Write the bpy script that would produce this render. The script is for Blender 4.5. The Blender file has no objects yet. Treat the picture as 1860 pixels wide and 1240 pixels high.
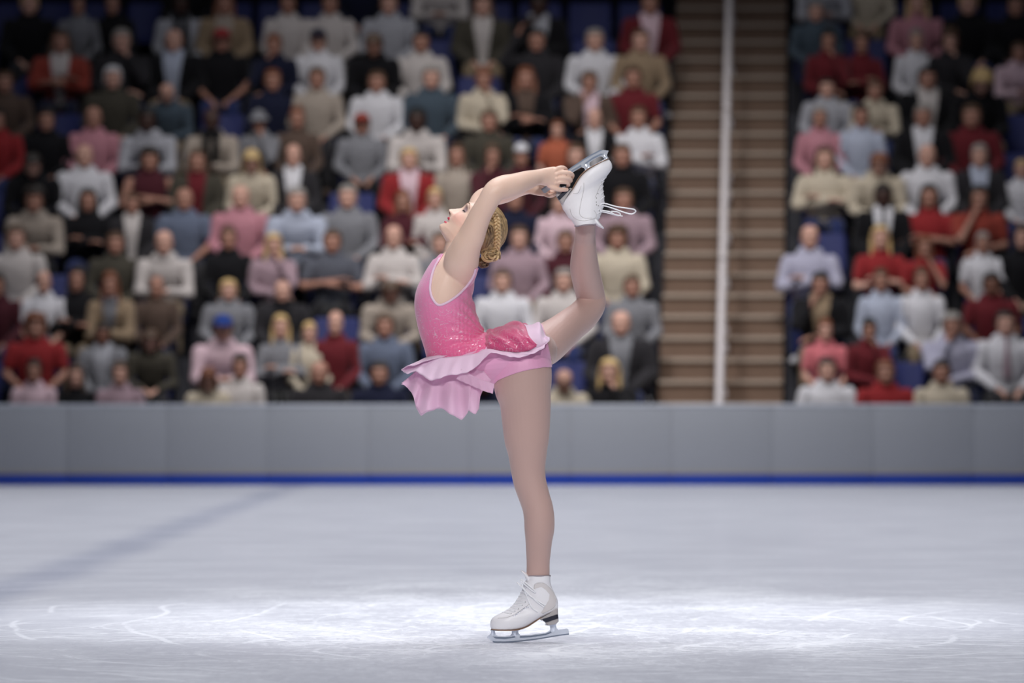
import bpy, bmesh, math, random
import numpy as np
from mathutils import Vector, Matrix, noise
from mathutils.bvhtree import BVHTree
sc = bpy.context.scene
PI = math.pi
random.seed(7)

# ------------------------------------------------------------------ camera
FPX = 10000.0            # focal length in pixels of the 1860 px wide frame
CAM_D = 18.18            # distance of the skater from the camera
CAM_H = 0.778
HOR = 738.0              # pixel row of the horizon
cam_d = bpy.data.cameras.new('camera'); cam = bpy.data.objects.new('camera', cam_d)
sc.collection.objects.link(cam)
cam.location = (0, -CAM_D, CAM_H); cam.rotation_euler = (PI/2, 0, 0)
cam_d.sensor_width = 36.0; cam_d.lens = FPX*36.0/1860.0
cam_d.shift_y = (HOR-620.0)/1860.0
cam_d.clip_end = 300
cam_d.dof.use_dof = True; cam_d.dof.focus_distance = CAM_D-0.03
cam_d.dof.aperture_fstop = 3.9
sc.camera = cam
# ------------------------------------------------------------------ colour and exposure
sc.view_settings.view_transform = 'Standard'; sc.view_settings.look = 'None'
sc.view_settings.exposure = 0.0; sc.view_settings.gamma = 1.0
sc.view_settings.use_curve_mapping = False
# ------------------------------------------------------------------ world
w = bpy.data.worlds.new('world'); sc.world = w; w.use_nodes = True
bg = w.node_tree.nodes['Background']
bg.inputs[0].default_value = (0.50, 0.52, 0.62, 1); bg.inputs[1].default_value = 0.06
# ------------------------------------------------------------------ arena lamps
def aim(o, target):
    o.rotation_euler = (Vector(target)-o.location).to_track_quat('-Z', 'Y').to_euler()
def area_lamp(name, loc, target, size, power, col=(1, 1, 1), size_y=None, spread=PI):
    d = bpy.data.lights.new(name, 'AREA'); d.energy = power; d.color = col
    d.shape = 'RECTANGLE'; d.size = size; d.size_y = size_y or size; d.spread = spread
    o = bpy.data.objects.new(name, d); sc.collection.objects.link(o); o.location = loc; aim(o, target)
    return o
def spot_lamp(name, loc, target, power, deg, blend, radius, col=(1, 1, 1)):
    d = bpy.data.lights.new(name, 'SPOT'); d.energy = power; d.color = col
    d.spot_size = math.radians(deg); d.spot_blend = blend; d.shadow_soft_size = radius
    o = bpy.data.objects.new(name, d); sc.collection.objects.link(o); o.location = loc; aim(o, target)
    return o
# two follow spots in front of the skater, left and right
spot_lamp('follow_spot', (-3.0, -13.0, 6.5), (0.1, 0.2, 1.0), 2500, 15, 1.0, 0.22, (1, .985, .97))
spot_lamp('follow_spot', (3.2, -13.0, 6.5), (0.1, 0.2, 1.0), 2100, 15, 1.0, 0.22, (1, .985, .97))
# spot from high up behind: the rim on arms and back, and the bright pool round the skate
spot_lamp('back_spot', (1.6, 5.2, 13.0), (0.30, 2.1, 0.0), 2100, 25, 1.0, 0.4, (.95, .97, 1))
spot_lamp('back_spot', (-2.2, 4.6, 13.0), (-0.1, 1.8, 0.0), 1600, 25, 1.0, 0.4, (.95, .97, 1))
# ice wash from the roof
area_lamp('roof_lamp', (0, 15, 15), (0, 15, 0), 9, 2500, (.95, .965, 1), 46, math.radians(115))
# lamps over the far boards that light the stand
spot_lamp('stand_lamp', (-2.5, 28.0, 15.5), (-0.2, 40.0, 1.4), 5600, 40, 1.0, 1.2, (1, .97, .93))
spot_lamp('stand_lamp', (3.0, 27.0, 15.0), (0.8, 40.0, 1.4), 3900, 40, 1.0, 1.2, (1, .97, .93))
# ------------------------------------------------------------------ helpers
COL = sc.collection
def P(px, py, y=0.0):
    """the point at depth y that the photograph shows at pixel (px, py)"""
    s = FPX/(CAM_D+y)
    return Vector(((px-930.0)/s, y, CAM_H-(py-HOR)/s))
S0 = CAM_D/FPX           # metres per pixel at the skater
def tag(o, label=None, cat=None, group=None, kind=None):
    if label: o['label'] = label
    if cat: o['category'] = cat
    if group: o['group'] = group
    if kind: o['kind'] = kind
    return o
def link(name, me, mat=None, parent=None):
    o = bpy.data.objects.new(name, me); COL.objects.link(o)
    if mat is not None and me is not None:
        for m in (mat if isinstance(mat, (list, tuple)) else [mat]): me.materials.append(m)
    if parent is not None: o.parent = parent
    return o
def empty(name, loc=(0, 0, 0)):
    o = bpy.data.objects.new(name, None); COL.objects.link(o); o.location = loc
    o.empty_display_size = 0.1
    return o
class G:
    """a growing mesh"""
    def __init__(s): s.v = []; s.f = []; s.m = []; s.c = None
    def add(s, vs, fs, m=0):
        b = len(s.v); s.v += [tuple(p) for p in vs]; s.f += [tuple(b+i for i in f) for f in fs]; s.m += [m]*len(fs)
        return s
    def box(s, a, b, m=0):
        (x0, y0, z0), (x1, y1, z1) = a, b
        v = [(x0,y0,z0),(x1,y0,z0),(x1,y1,z0),(x0,y1,z0),(x0,y0,z1),(x1,y0,z1),(x1,y1,z1),(x0,y1,z1)]
        return s.add(v, [(0,3,2,1),(4,5,6,7),(0,1,5,4),(1,2,6,5),(2,3,7,6),(3,0,4,7)], m)
    def loft(s, st, seg=24, res=6, ref=(0,1,0), caps=True, m=0, n=2.0, spline=True, uvw=None):
        v, f = loft(st, seg, res, ref, caps, n, spline); return s.add(v, f, m)
    def tube(s, pts, r, seg=8, res=4, m=0, caps=True):
        if not isinstance(r, (list, tuple)): r = [r]*len(pts)
        return s.loft([tuple(p)+(q, q) for p, q in zip(pts, r)], seg, res, (0.13, 1, 0.07), caps, m)
    def ball(s, c, r, m=0, nu=16, nv=10, rot=None):
        if not isinstance(r, (list, tuple)): r = (r, r, r)
        v = []; f = []
        for j in range(nv+1):
            t = PI*j/nv
            for i in range(nu):
                a = 2*PI*i/nu
                p = Vector((r[0]*math.sin(t)*math.cos(a), r[1]*math.sin(t)*math.sin(a), r[2]*math.cos(t)))
                if rot is not None: p = rot @ p
                v.append((c[0]+p[0], c[1]+p[1], c[2]+p[2]))
        for j in range(nv):
            for i in range(nu):
                f.append((j*nu+i, (j+1)*nu+i, (j+1)*nu+(i+1) % nu, j*nu+(i+1) % nu))
        return s.add(v, f, m)
    def mesh(s, name='mesh', smooth=True, weld=0.0):
        me = bpy.data.meshes.new(name); me.from_pydata(s.v, [], s.f)
        if any(s.m): me.polygons.foreach_set('material_index', s.m)
        if weld >= 0:
            bm = bmesh.new(); bm.from_mesh(me)
            bmesh.ops.remove_doubles(bm, verts=bm.verts, dist=1e-6+weld)
            bmesh.ops.dissolve_degenerate(bm, edges=bm.edges, dist=1e-7)
            bmesh.ops.recalc_face_normals(bm, faces=bm.faces); bm.to_mesh(me); bm.free()
        if smooth: me.shade_smooth()
        me.update(); return me
def crom(a, b, c, d, t):
    return 0.5*((2*b)+(-a+c)*t+(2*a-5*b+4*c-d)*t*t+(-a+3*b-3*c+d)*t*t*t)
def spl(pts, res):
    p = np.array(pts, float)
    if len(p) < 3:
        return np.array([p[0]+(p[-1]-p[0])*k/res for k in range(res+1)])
    q = np.vstack([2*p[0]-p[1], p, 2*p[-1]-p[-2]]); out = []
    for i in range(1, len(q)-2):
        for k in range(res): out.append(crom(q[i-1], q[i], q[i+1], q[i+2], k/res))
    out.append(p[-1]); return np.array(out)
def loft(st, seg=24, res=6, ref=(0,1,0), caps=True, n=2.0, spline=True):
    """rings of half width a (in the plane across ref) and b (along ref) on the path st = [(x,y,z,a,b), ...]"""
    q = spl(st, res) if spline and res > 1 else np.array(st, float)
    c = q[:, :3]; ab = np.maximum(q[:, 3:5], 1e-4)
    T = np.gradient(c, axis=0); T /= np.linalg.norm(T, axis=1)[:, None]+1e-12
    ref = np.array(ref, float)
    rings = []
    def ring(c0, t, a, b):
        B = ref-np.dot(ref, t)*t; B /= np.linalg.norm(B)+1e-9; A = np.cross(t, B)
        th = np.arange(seg)*2*PI/seg; ca = np.cos(th); sa = np.sin(th)
        if n != 2.0:
            ca = np.sign(ca)*np.abs(ca)**(2/n); sa = np.sign(sa)*np.abs(sa)**(2/n)
        return c0+np.outer(ca*a, A)+np.outer(sa*b, B)
    if caps:
        e = min(ab[0]); 
        for k in (0.0, .35, .65, .87): rings.append(ring(c[0]-T[0]*e*math.cos(math.asin(k)) if k else c[0]-T[0]*e, T[0], ab[0][0]*max(k, .02), ab[0][1]*max(k, .02)))
    for i in range(len(c)): rings.append(ring(c[i], T[i], ab[i][0], ab[i][1]))
    if caps:
        e = min(ab[-1])
        for k in (.87, .65, .35, 0.0): rings.append(ring(c[-1]+T[-1]*e*math.sqrt(1-k*k), T[-1], ab[-1][0]*max(k, .02), ab[-1][1]*max(k, .02)))
    v = np.vstack(rings); N = len(rings); f = []
    for j in range(N-1):
        for i in range(seg):
            f.append((j*seg+i, j*seg+(i+1) % seg, (j+1)*seg+(i+1) % seg, (j+1)*seg+i))
    f.append(tuple(range(seg-1, -1, -1))); f.append(tuple((N-1)*seg+i for i in range(seg)))
    return [tuple(x) for x in v], f
def prism(g, poly, y0, y1, m=0):
    """poly = [(x, z), ...] pushed out between depths y0 and y1"""
    n = len(poly)
    v = [(x, y0, z) for x, z in poly]+[(x, y1, z) for x, z in poly]
    f = [tuple(range(n)), tuple(range(2*n-1, n-1, -1))]+[(i, i+n, (i+1) % n+n, (i+1) % n) for i in range(n)]
    return g.add(v, f, m)
def remesh(g, voxel):
    me = g.mesh('tmp', False); o = bpy.data.objects.new('tmp', me); COL.objects.link(o)
    md = o.modifiers.new('r', 'REMESH'); md.mode = 'VOXEL'; md.voxel_size = voxel
    dg = bpy.context.evaluated_depsgraph_get(); dg.update()
    e = bpy.data.meshes.new_from_object(o.evaluated_get(dg), depsgraph=dg)
    bpy.data.objects.remove(o); bpy.data.meshes.remove(me)
    return e
def get_v(me):
    a = np.empty(len(me.vertices)*3, np.float32); me.vertices.foreach_get('co', a); return a.reshape(-1, 3).astype(float)
def set_v(me, a): me.vertices.foreach_set('co', a.astype(np.float32).ravel()); me.update()
def get_e(me):
    a = np.empty(len(me.edges)*2, np.int32); me.edges.foreach_get('vertices', a); return a.reshape(-1, 2)
def smooth(me, it, w=None, lam=0.5):
    v = get_v(me); e = get_e(me); n = len(v)
    deg = np.bincount(e.ravel(), minlength=n).astype(float)[:, None]
    w = np.full((n, 1), lam) if w is None else (np.asarray(w).reshape(-1, 1)*lam)
    for k in range(it):
        s = np.zeros_like(v)
        for c in range(3):
            s[:, c] = np.bincount(e[:, 0], v[e[:, 1], c], n)+np.bincount(e[:, 1], v[e[:, 0], c], n)
        d = s/np.maximum(deg, 1)-v
        v = v+d*w
        # inflate back (Taubin) so limbs keep their girth
        s = np.zeros_like(v)
        for c in range(3):
            s[:, c] = np.bincount(e[:, 0], v[e[:, 1], c], n)+np.bincount(e[:, 1], v[e[:, 0], c], n)
        v = v-(s/np.maximum(deg, 1)-v)*w*0.9
    set_v(me, v); return me
def normals(me):
    a = np.empty(len(me.vertices)*3, np.float32); me.vertices.foreach_get('normal', a); return a.reshape(-1, 3).astype(float)
def in_poly(x, y, poly):
    c = np.zeros(len(x), bool); n = len(poly)
    for i in range(n):
        x1, y1 = poly[i]; x2, y2 = poly[(i+1) % n]
        k = ((y1 > y) != (y2 > y)) & (x < (x2-x1)*(y-y1)/((y2-y1) or 1e-9)+x1)
        c ^= k
    return c

# ------------------------------------------------------------------ materials
def mat(name, col, rough=0.6, metal=0.0, bump=0.0, scale=40.0, var=0.0, spec=0.5, sheen=0.0, sss=0.0, coat=0.0):
    m = bpy.data.materials.new(name); m.use_nodes = True; nt = m.node_tree; b = nt.nodes['Principled BSDF']
    b.inputs['Base Color'].default_value = tuple(col)+(1,); b.inputs['Roughness'].default_value = rough
    b.inputs['Metallic'].default_value = metal; b.inputs['Specular IOR Level'].default_value = spec
    b.inputs['Sheen Weight'].default_value = sheen
    b.inputs['Coat Weight'].default_value = coat
    if sss:
        b.inputs['Subsurface Weight'].default_value = sss; b.inputs['Subsurface Radius'].default_value = (1, .35, .2)
        b.inputs['Subsurface Scale'].default_value = 0.006
    if bump or var:
        tc = nt.nodes.new('ShaderNodeTexCoord'); nz = nt.nodes.new('ShaderNodeTexNoise')
        nz.inputs['Scale'].default_value = scale; nz.inputs['Detail'].default_value = 4
        nt.links.new(tc.outputs['Object'], nz.inputs['Vector'])
        if bump:
            bp = nt.nodes.new('ShaderNodeBump'); bp.inputs['Strength'].default_value = bump; bp.inputs['Distance'].default_value = 0.01
            nt.links.new(nz.outputs['Fac'], bp.inputs['Height']); nt.links.new(bp.outputs[0], b.inputs['Normal'])
        if var:
            mx = nt.nodes.new('ShaderNodeMix'); mx.data_type = 'RGBA'
            mx.inputs[6].default_value = tuple(c*(1-var) for c in col)+(1,); mx.inputs[7].default_value = tuple(min(1, c*(1+var)) for c in col)+(1,)
            nt.links.new(nz.outputs['Fac'], mx.inputs[0]); nt.links.new(mx.outputs[2], b.inputs['Base Color'])
    return m
def node(m, t, **kw):
    n = m.node_tree.nodes.new(t)
    for k, v in kw.items(): setattr(n, k, v)
    return n
def lk(m, a, b): m.node_tree.links.new(a, b)
def srgb(r, g, b):
    return tuple((c/12.92 if c <= 0.04045 else ((c+0.055)/1.055)**2.4) for c in (r/255, g/255, b/255))

# ------------------------------------------------------------------ heads (shared by skater and spectators)
def interp(u, tab):
    return np.interp(u, [t[0] for t in tab], [t[1] for t in tab])
FB = [(-8,-40),(-6,-22),(-3,-8),(0,-1.0),(4,1.2),(9,1.4),(14,.2),(20,-.2),(28,1.6),(36,.5),(45,-2),(54,-4),(60,-2.2),(66,-.8),(72,-2),(85,-9),(95,-17),(105,-29),(113,-42),(117,-52)]
BB = [(-8,-48),(-6,-56),(0,-64),(10,-72),(20,-78),(40,-88),(60,-93),(80,-91),(95,-84),(105,-75),(113,-64),(117,-56)]
WB = [(-8,5),(-6,14),(-3,21),(0,25),(10,32),(20,36),(35,39.5),(50,41),(65,41),(80,41),(95,37),(105,30),(113,18),(117,4)]
NB = [(27.5,0),(30,5.0),(32.5,9.8),(35.5,12.4),(38.5,11.2),(45,7.6),(52,4.6),(58,2.2),(64,.6),(70,0)]
NW = [(28,7.5),(34,7.5),(40,6),(48,4.2),(60,4.5),(70,6)]
def head_points(nu, nv, detail=1.0, mouth=1.0):
    """a face in head units (1/550 m): columns lateral, forward, up; chin at 0, crown near 117"""
    tt = np.linspace(0, 1, nv+1); us = -8+125*(0.5-0.5*np.cos(PI*tt))*0.5+125*tt*0.5
    th = np.linspace(0, 2*PI, nu, endpoint=False)
    U, TH = np.meshgrid(us, th, indexing='ij')
    F = interp(U, FB); B = interp(U, BB); W = interp(U, WB); c = -44+0*U
    c = np.clip(c, B+2, F-2)
    s = np.sin(TH); k = np.cos(TH)              # k=1 front
    n = 1.85+.3*np.clip((U-5)/30, 0, 1)
    ks = np.sign(k)*np.abs(k)**(2/n); ss = np.sign(s)*np.abs(s)**(2/n)
    l = W*ss; f = np.where(k > 0, c+(F-c)*ks, c+(c-B)*ks)
    front = np.clip(k*1.4, 0, 1)
    nose = interp(U, NB)*np.exp(-(l/interp(U, NW))**2)
    nose += 3.2*np.exp(-((U-34)/2.6)**2)*np.exp(-((np.abs(l)-6.3)/2.6)**2)
    lip = 3.4*np.exp(-((U-23.6)/2.3)**2)*np.exp(-(l/11)**2)+2.6*np.exp(-((U-15.6)/2.0)**2)*np.exp(-(l/10.5)**2)
    lip -= mouth*8.0*np.exp(-((U-19.4)/1.8)**2)*np.exp(-(l/11.5)**4)
    lip -= .5*np.exp(-((U-11.5)/2.0)**2)*np.exp(-(l/9)**2)
    eye = -5.5*np.exp(-((U-56)/6.5)**2)*np.exp(-((np.abs(l)-17)/8)**2)
    eye += 4.2*np.exp(-((U-54.5)/4.2)**2)*np.exp(-((np.abs(l)-17)/6.5)**2)
    brow = 1.8*np.exp(-((U-66)/4)**2)*np.exp(-((np.abs(l)-16)/11)**2)
    cheek = 2.2*np.exp(-((U-38)/9)**2)*np.exp(-((np.abs(l)-23)/8)**2)
    chin = 1.5*np.exp(-((U-4)/4)**2)*np.exp(-(l/9)**2)
    f = f+front*detail*(nose+lip+eye+brow+cheek+chin)
    return np.stack([l, f, U], -1)
def grid_faces(nv, nu):
    f = []
    for j in range(nv):
        for i in range(nu):
            f.append((j*nu+i, j*nu+(i+1) % nu, (j+1)*nu+(i+1) % nu, (j+1)*nu+i))
    return f
# ------------------------------------------------------------------ the rink and the stand
BOARD_D = 54.1; BY = BOARD_D-CAM_D
ROW_D = 0.8
ROWPX = [685, 606, 526, 449, 374, 301, 229, 159, 91, 24, -42]
HEADH = 1.17
def row_y(k): return BY+1.15+ROW_D*k                 # depth of the heads in row k
def head_z(k): return CAM_H+(HOR-ROWPX[k])*(row_y(k)+CAM_D)/FPX
TREAD = [head_z(k)-HEADH for k in range(len(ROWPX))]
def shear(y): return 0.055*(y-BY)                    # the aisle runs slightly to the right
# ice
ice = bpy.data.materials.new('ice'); ice.use_nodes = True
b = ice.node_tree.nodes['Principled BSDF']
tc = node(ice, 'ShaderNodeTexCoord')
def mapping(m, src, scale, rot=(0,0,0)):
    mp = node(m, 'ShaderNodeMapping'); mp.inputs['Scale'].default_value = scale; mp.inputs['Rotation'].default_value = rot
    lk(m, src, mp.inputs[0]); return mp.outputs[0]
def noise_n(m, vec, scale, detail=4, rough=.5, dist=0):
    n = node(m, 'ShaderNodeTexNoise'); n.inputs['Scale'].default_value = scale; n.inputs['Detail'].default_value = detail
    n.inputs['Roughness'].default_value = rough; n.inputs['Distortion'].default_value = dist
    lk(m, vec, n.inputs['Vector']); return n.outputs['Fac']
def ramp(m, fac, stops):
    r = node(m, 'ShaderNodeValToRGB'); e = r.color_ramp.elements
    for i, (p, c) in enumerate(stops):
        el = e[i] if i < 2 else e.new(p)
        el.position = p; el.color = (c, c, c, 1) if not isinstance(c, tuple) else c+(1,)
    lk(m, fac, r.inputs[0]); return r.outputs[0]
def mth(m, op, a, b=None):
    n = node(m, 'ShaderNodeMath', operation=op)
    for i, x in enumerate((a, b)):
        if x is None: continue
        if isinstance(x, (int, float)): n.inputs[i].default_value = x
        else: lk(m, x, n.inputs[i])
    return n.outputs[0]
def mixc(m, fac, a, b):
    n = node(m, 'ShaderNodeMix', data_type='RGBA')
    for i, x in ((0, fac), (6, a), (7, b)):
        if isinstance(x, tuple): n.inputs[i].default_value = x+(1,)
        elif isinstance(x, (int, float)): n.inputs[i].default_value = x
        else: lk(m, x, n.inputs[i])
    return n.outputs[2]
# scraped snow: streaky patches of blade marks, denser where the skater has been spinning, there also painting the pool of light
oc = tc.outputs['Object']
geo = node(ice, 'ShaderNodeVectorMath', operation='LENGTH'); mp = node(ice, 'ShaderNodeMapping')
mp.inputs['Location'].default_value = (-.05, -.22, 0); mp.inputs['Scale'].default_value = (.42, .13, 0)
lk(ice, oc, mp.inputs[0]); lk(ice, mp.outputs[0], geo.inputs[0])
near = ramp(ice, geo.outputs['Value'], [(0.0, 1.0), (0.35, .75), (1.0, 0.0)])  # also whitens the ice colour as a painted pool of light round the skate
big = noise_n(ice, mapping(ice, oc, (1.2, .55, 1)), 1.3, 6, .62, .6)
fine = noise_n(ice, mapping(ice, oc, (3, 1.1, 1), (0, 0, .3)), 7, 8, .72, 1.2)
speck = noise_n(ice, mapping(ice, oc, (1, .5, 1)), 85, 3, .7)
snow = mth(ice, 'MULTIPLY', ramp(ice, mth(ice, 'ADD', mth(ice, 'MULTIPLY', big, .55), mth(ice, 'MULTIPLY', fine, .55)), [(.47, 0.0), (.68, 1.0)]), mth(ice, 'ADD', mth(ice, 'MULTIPLY', near, .85), .05))
# curved blade cuts: thin lines of warped wave rings around several centres
cuts = None
for (cx, cy, sx, sy, sc_, th) in ((.4, 1.6, 1.0, .8, 1.1, .981), (-1.3, 1.2, .9, 1.0, .8, .983), (1.5, -.4, 1.1, .9, .9, .983), (-.4, -3.0, .9, .7, 1.3, .983), (3.4, 2.0, .8, .9, .7, .983)):
    mp = node(ice, 'ShaderNodeMapping'); mp.vector_type = 'TEXTURE'; mp.inputs['Location'].default_value = (cx, cy, 0); mp.inputs['Scale'].default_value = (sx, sy, 1)
    lk(ice, oc, mp.inputs[0])
    wv = node(ice, 'ShaderNodeTexWave', wave_type='RINGS', rings_direction='SPHERICAL'); wv.inputs['Scale'].default_value = sc_
    wv.inputs['Distortion'].default_value = 5.5; wv.inputs['Detail'].default_value = 1.4; wv.inputs['Detail Scale'].default_value = .6
    lk(ice, mp.outputs[0], wv.inputs['Vector'])
    r = ramp(ice, wv.outputs['Fac'], [(th, 0.0), (1.0, 1.0)])
    cuts = r if cuts is None else mth(ice, 'MAXIMUM', cuts, r)
gate = ramp(ice, noise_n(ice, oc, 1.1, 2), [(.40, 0.0), (.55, .8)])
cuts = mth(ice, 'MULTIPLY', cuts, gate)
spk = mth(ice, 'MULTIPLY', ramp(ice, speck, [(.66, 0.0), (.72, 1.0)]), mth(ice, 'ADD', mth(ice, 'MULTIPLY', near, 1.0), .1))
white = mth(ice, 'MINIMUM', mth(ice, 'ADD', mth(ice, 'ADD', snow, mth(ice, 'MULTIPLY', cuts, .55)), mth(ice, 'MULTIPLY', spk, .7)), 1.0)
base = mixc(ice, noise_n(ice, mapping(ice, oc, (.5, .22, 1)), 1.0, 3, .5), (.56, .57, .64), (.62, .63, .70))
# a broad band of shade painted into the ice colour, running off to the left
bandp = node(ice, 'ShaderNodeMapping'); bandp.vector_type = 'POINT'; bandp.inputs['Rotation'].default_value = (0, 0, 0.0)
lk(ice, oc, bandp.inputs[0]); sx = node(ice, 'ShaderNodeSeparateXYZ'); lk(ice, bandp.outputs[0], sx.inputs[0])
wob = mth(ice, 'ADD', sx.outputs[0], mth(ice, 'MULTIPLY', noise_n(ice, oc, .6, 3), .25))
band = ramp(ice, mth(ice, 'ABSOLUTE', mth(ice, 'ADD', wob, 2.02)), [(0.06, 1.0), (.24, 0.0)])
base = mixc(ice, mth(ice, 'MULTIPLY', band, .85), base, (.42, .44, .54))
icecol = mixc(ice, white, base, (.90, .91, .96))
bp = node(ice, 'ShaderNodeBump'); bp.inputs['Strength'].default_value = .5; bp.inputs['Distance'].default_value = .003
lk(ice, mth(ice, 'ADD', mth(ice, 'MULTIPLY', white, .6), fine), bp.inputs['Height']); 
df = node(ice, 'ShaderNodeBsdfDiffuse'); gl = node(ice, 'ShaderNodeBsdfGlossy'); mxs = node(ice, 'ShaderNodeMixShader')
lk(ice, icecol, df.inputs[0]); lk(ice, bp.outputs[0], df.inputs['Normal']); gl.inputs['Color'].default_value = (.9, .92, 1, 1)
lk(ice, mth(ice, 'ADD', mth(ice, 'MULTIPLY', white, .3), .16), gl.inputs['Roughness'])
lk(ice, mth(ice, 'SUBTRACT', .17, mth(ice, 'MULTIPLY', white, .13)), mxs.inputs[0]); lk(ice, df.outputs[0], mxs.inputs[1]); lk(ice, gl.outputs[0], mxs.inputs[2])
lk(ice, mxs.outputs[0], ice.node_tree.nodes['Material Output'].inputs[0])
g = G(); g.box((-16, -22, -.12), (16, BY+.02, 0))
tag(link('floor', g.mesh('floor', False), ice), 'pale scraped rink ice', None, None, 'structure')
conc = mat('terrace_concrete', (.035, .035, .045), .8, var=.2, scale=3)
g = G(); g.box((-16, BY+.02, -1.2), (16, BY+16, -.6))
tag(link('floor_terrace_base', g.mesh('x', False), conc), None, None, None, 'structure')
# far-side boards, one panel after another
m_panel = mat('barrier_panel', srgb(154, 157, 165), .5, var=.03, scale=.8)
m_kick = mat('kickplate_blue', srgb(22, 60, 160), .4)
m_strip = mat('tan_strip', srgb(170, 160, 135), .6)
m_cap = mat('barrier_cap', srgb(190, 194, 205), .4)
PW = 183.0/(FPX/BOARD_D); X0 = (853-930)/(FPX/BOARD_D)
TOPZ = CAM_H+(738-733.5)*BOARD_D/FPX
def bevel_mesh(g, off, seg=2):
    me = g.mesh('b', False); bm = bmesh.new(); bm.from_mesh(me)
    bmesh.ops.bevel(bm, geom=bm.edges[:]+bm.verts[:], offset=off, segments=seg, affect='EDGES', profile=.6)
    bm.to_mesh(me); bm.free(); me.shade_smooth(); return me
pm = bevel_mesh(G().box((.001, 0, .12), (PW-.001, .05, TOPZ-.03)), .003)
km = bevel_mesh(G().box((.002, -.022, 0), (PW-.002, .05, .114)), .004)
sm = bevel_mesh(G().box((.002, -.012, .114), (PW-.002, .05, .134)), .002)
cm = bevel_mesh(G().box((.001, -.005, TOPZ-.03), (PW-.001, .11, TOPZ)), .006)
rm = bevel_mesh(G().box((.3, .05, 0), (.36, .10, TOPZ-.03)).box((PW-.36, .05, 0), (PW-.3, .10, TOPZ-.03)), .003)
ORD = ['first','second','third','fourth','fifth','sixth','seventh','eighth','ninth','tenth','eleventh','twelfth','thirteenth','fourteenth','fifteenth','sixteenth','seventeenth','eighteenth','nineteenth','twentieth']
first = int(math.floor((-5.17-X0)/PW))
for i in range(-9, 9):
    t = empty('barrier_panel', (X0+i*PW, BY, 0)); q = i-first
    if i == first or q == 10: pass
    n_vis = int(math.floor((5.17-X0)/PW))-first
    if q < 0: place = '%s panel beyond the left edge of the picture' % ORD[-q-1]
    elif q > n_vis: place = '%s panel beyond the right edge of the picture' % ORD[q-n_vis-1]
    else: place = '%s panel from the left edge of the picture' % ORD[q]
    tag(t, 'grey rink barrier panel above blue kickplate, '+place, 'rink barrier', 'grey rink barrier panels')
    for nm, me, mm in (('panel', pm, m_panel), ('kickplate', km, m_kick), ('tan_strip', sm, m_strip), ('top_rail', cm, m_cap), ('back_brace', rm, m_cap)):
        if not me.materials: me.materials.append(mm)
        o = link(nm, me, None, t)
        if nm == 'kickplate': o['label'] = 'blue kickplate'
# terraces under the seats, left and right of the stairs
AL = [(y, (1188-930)/(FPX/(BY+.75+CAM_D))+shear(y)-shear(BY+.75)) for y in (BY+.5,)]
def aisle_l(y): return 1.40+shear(y)-shear(BY+.9)
def aisle_r(y): return 2.705+shear(y)-shear(BY+.9)
for side in ('left', 'right'):
    g = G()
    for k in range(len(ROWPX)):
        y0 = row_y(k)-.55; y1 = y0+ROW_D
        xa, xb = (-12, aisle_l(y0+.4)-.0) if side == 'left' else (aisle_r(y0+.4)+.0, 14)
        g.box((xa, y0, -1.0), (xb, y1+.02, TREAD[k]))
    g.box((-12 if side == 'left' else aisle_r(row_y(11)), row_y(11)-.55, -1.0), (aisle_l(row_y(11)) if side == 'left' else 14, row_y(11)+3, TREAD[-1]+.45))
    tag(link('floor_terrace_'+side, g.mesh('x', False), conc), None, None, None, 'structure')
# stairs
m_step = mat('stair_carpet', srgb(122, 100, 86), .9, var=.12, scale=9, bump=.3)
m_nose = mat('stair_nosing', srgb(178, 162, 148), .7)
st = empty('stairs', (0, BY, 0)); tag(st, 'brown carpeted aisle stairs with pale nosings climbing between the two seating blocks', 'stairs', None, 'structure')
for j in range(2*len(ROWPX)+5):
    k = j/2.0; k0 = min(int(k), len(TREAD)-1); k1 = min(k0+1, len(TREAD)-1)
    z = TREAD[k0]+(TREAD[k1]-TREAD[k0])*(k-int(k)) if k0 != k1 else TREAD[-1]+.225*(j-2*k0)
    zp = z-.225
    y0 = row_y(k)-.55-BY; xl = aisle_l(y0+BY)+.012; xr = aisle_r(y0+BY)-.012
    g = G(); g.box((xl, y0, zp-.03), (xr, y0+.42, z-.002)); s = link('step', g.mesh('s', False), m_step, st)
    g = G(); g.box((xl, y0-.028, z-.038), (xr, y0+.06, z+.004)); link('nosing', bevel_mesh(g, .006), m_nose, s)
# stair side stringers
m_dark = mat('dark_stringer', (.012, .012, .03), .6)
m_rail = mat('pale_rail', srgb(205, 198, 200), .35)
g = G()
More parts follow.
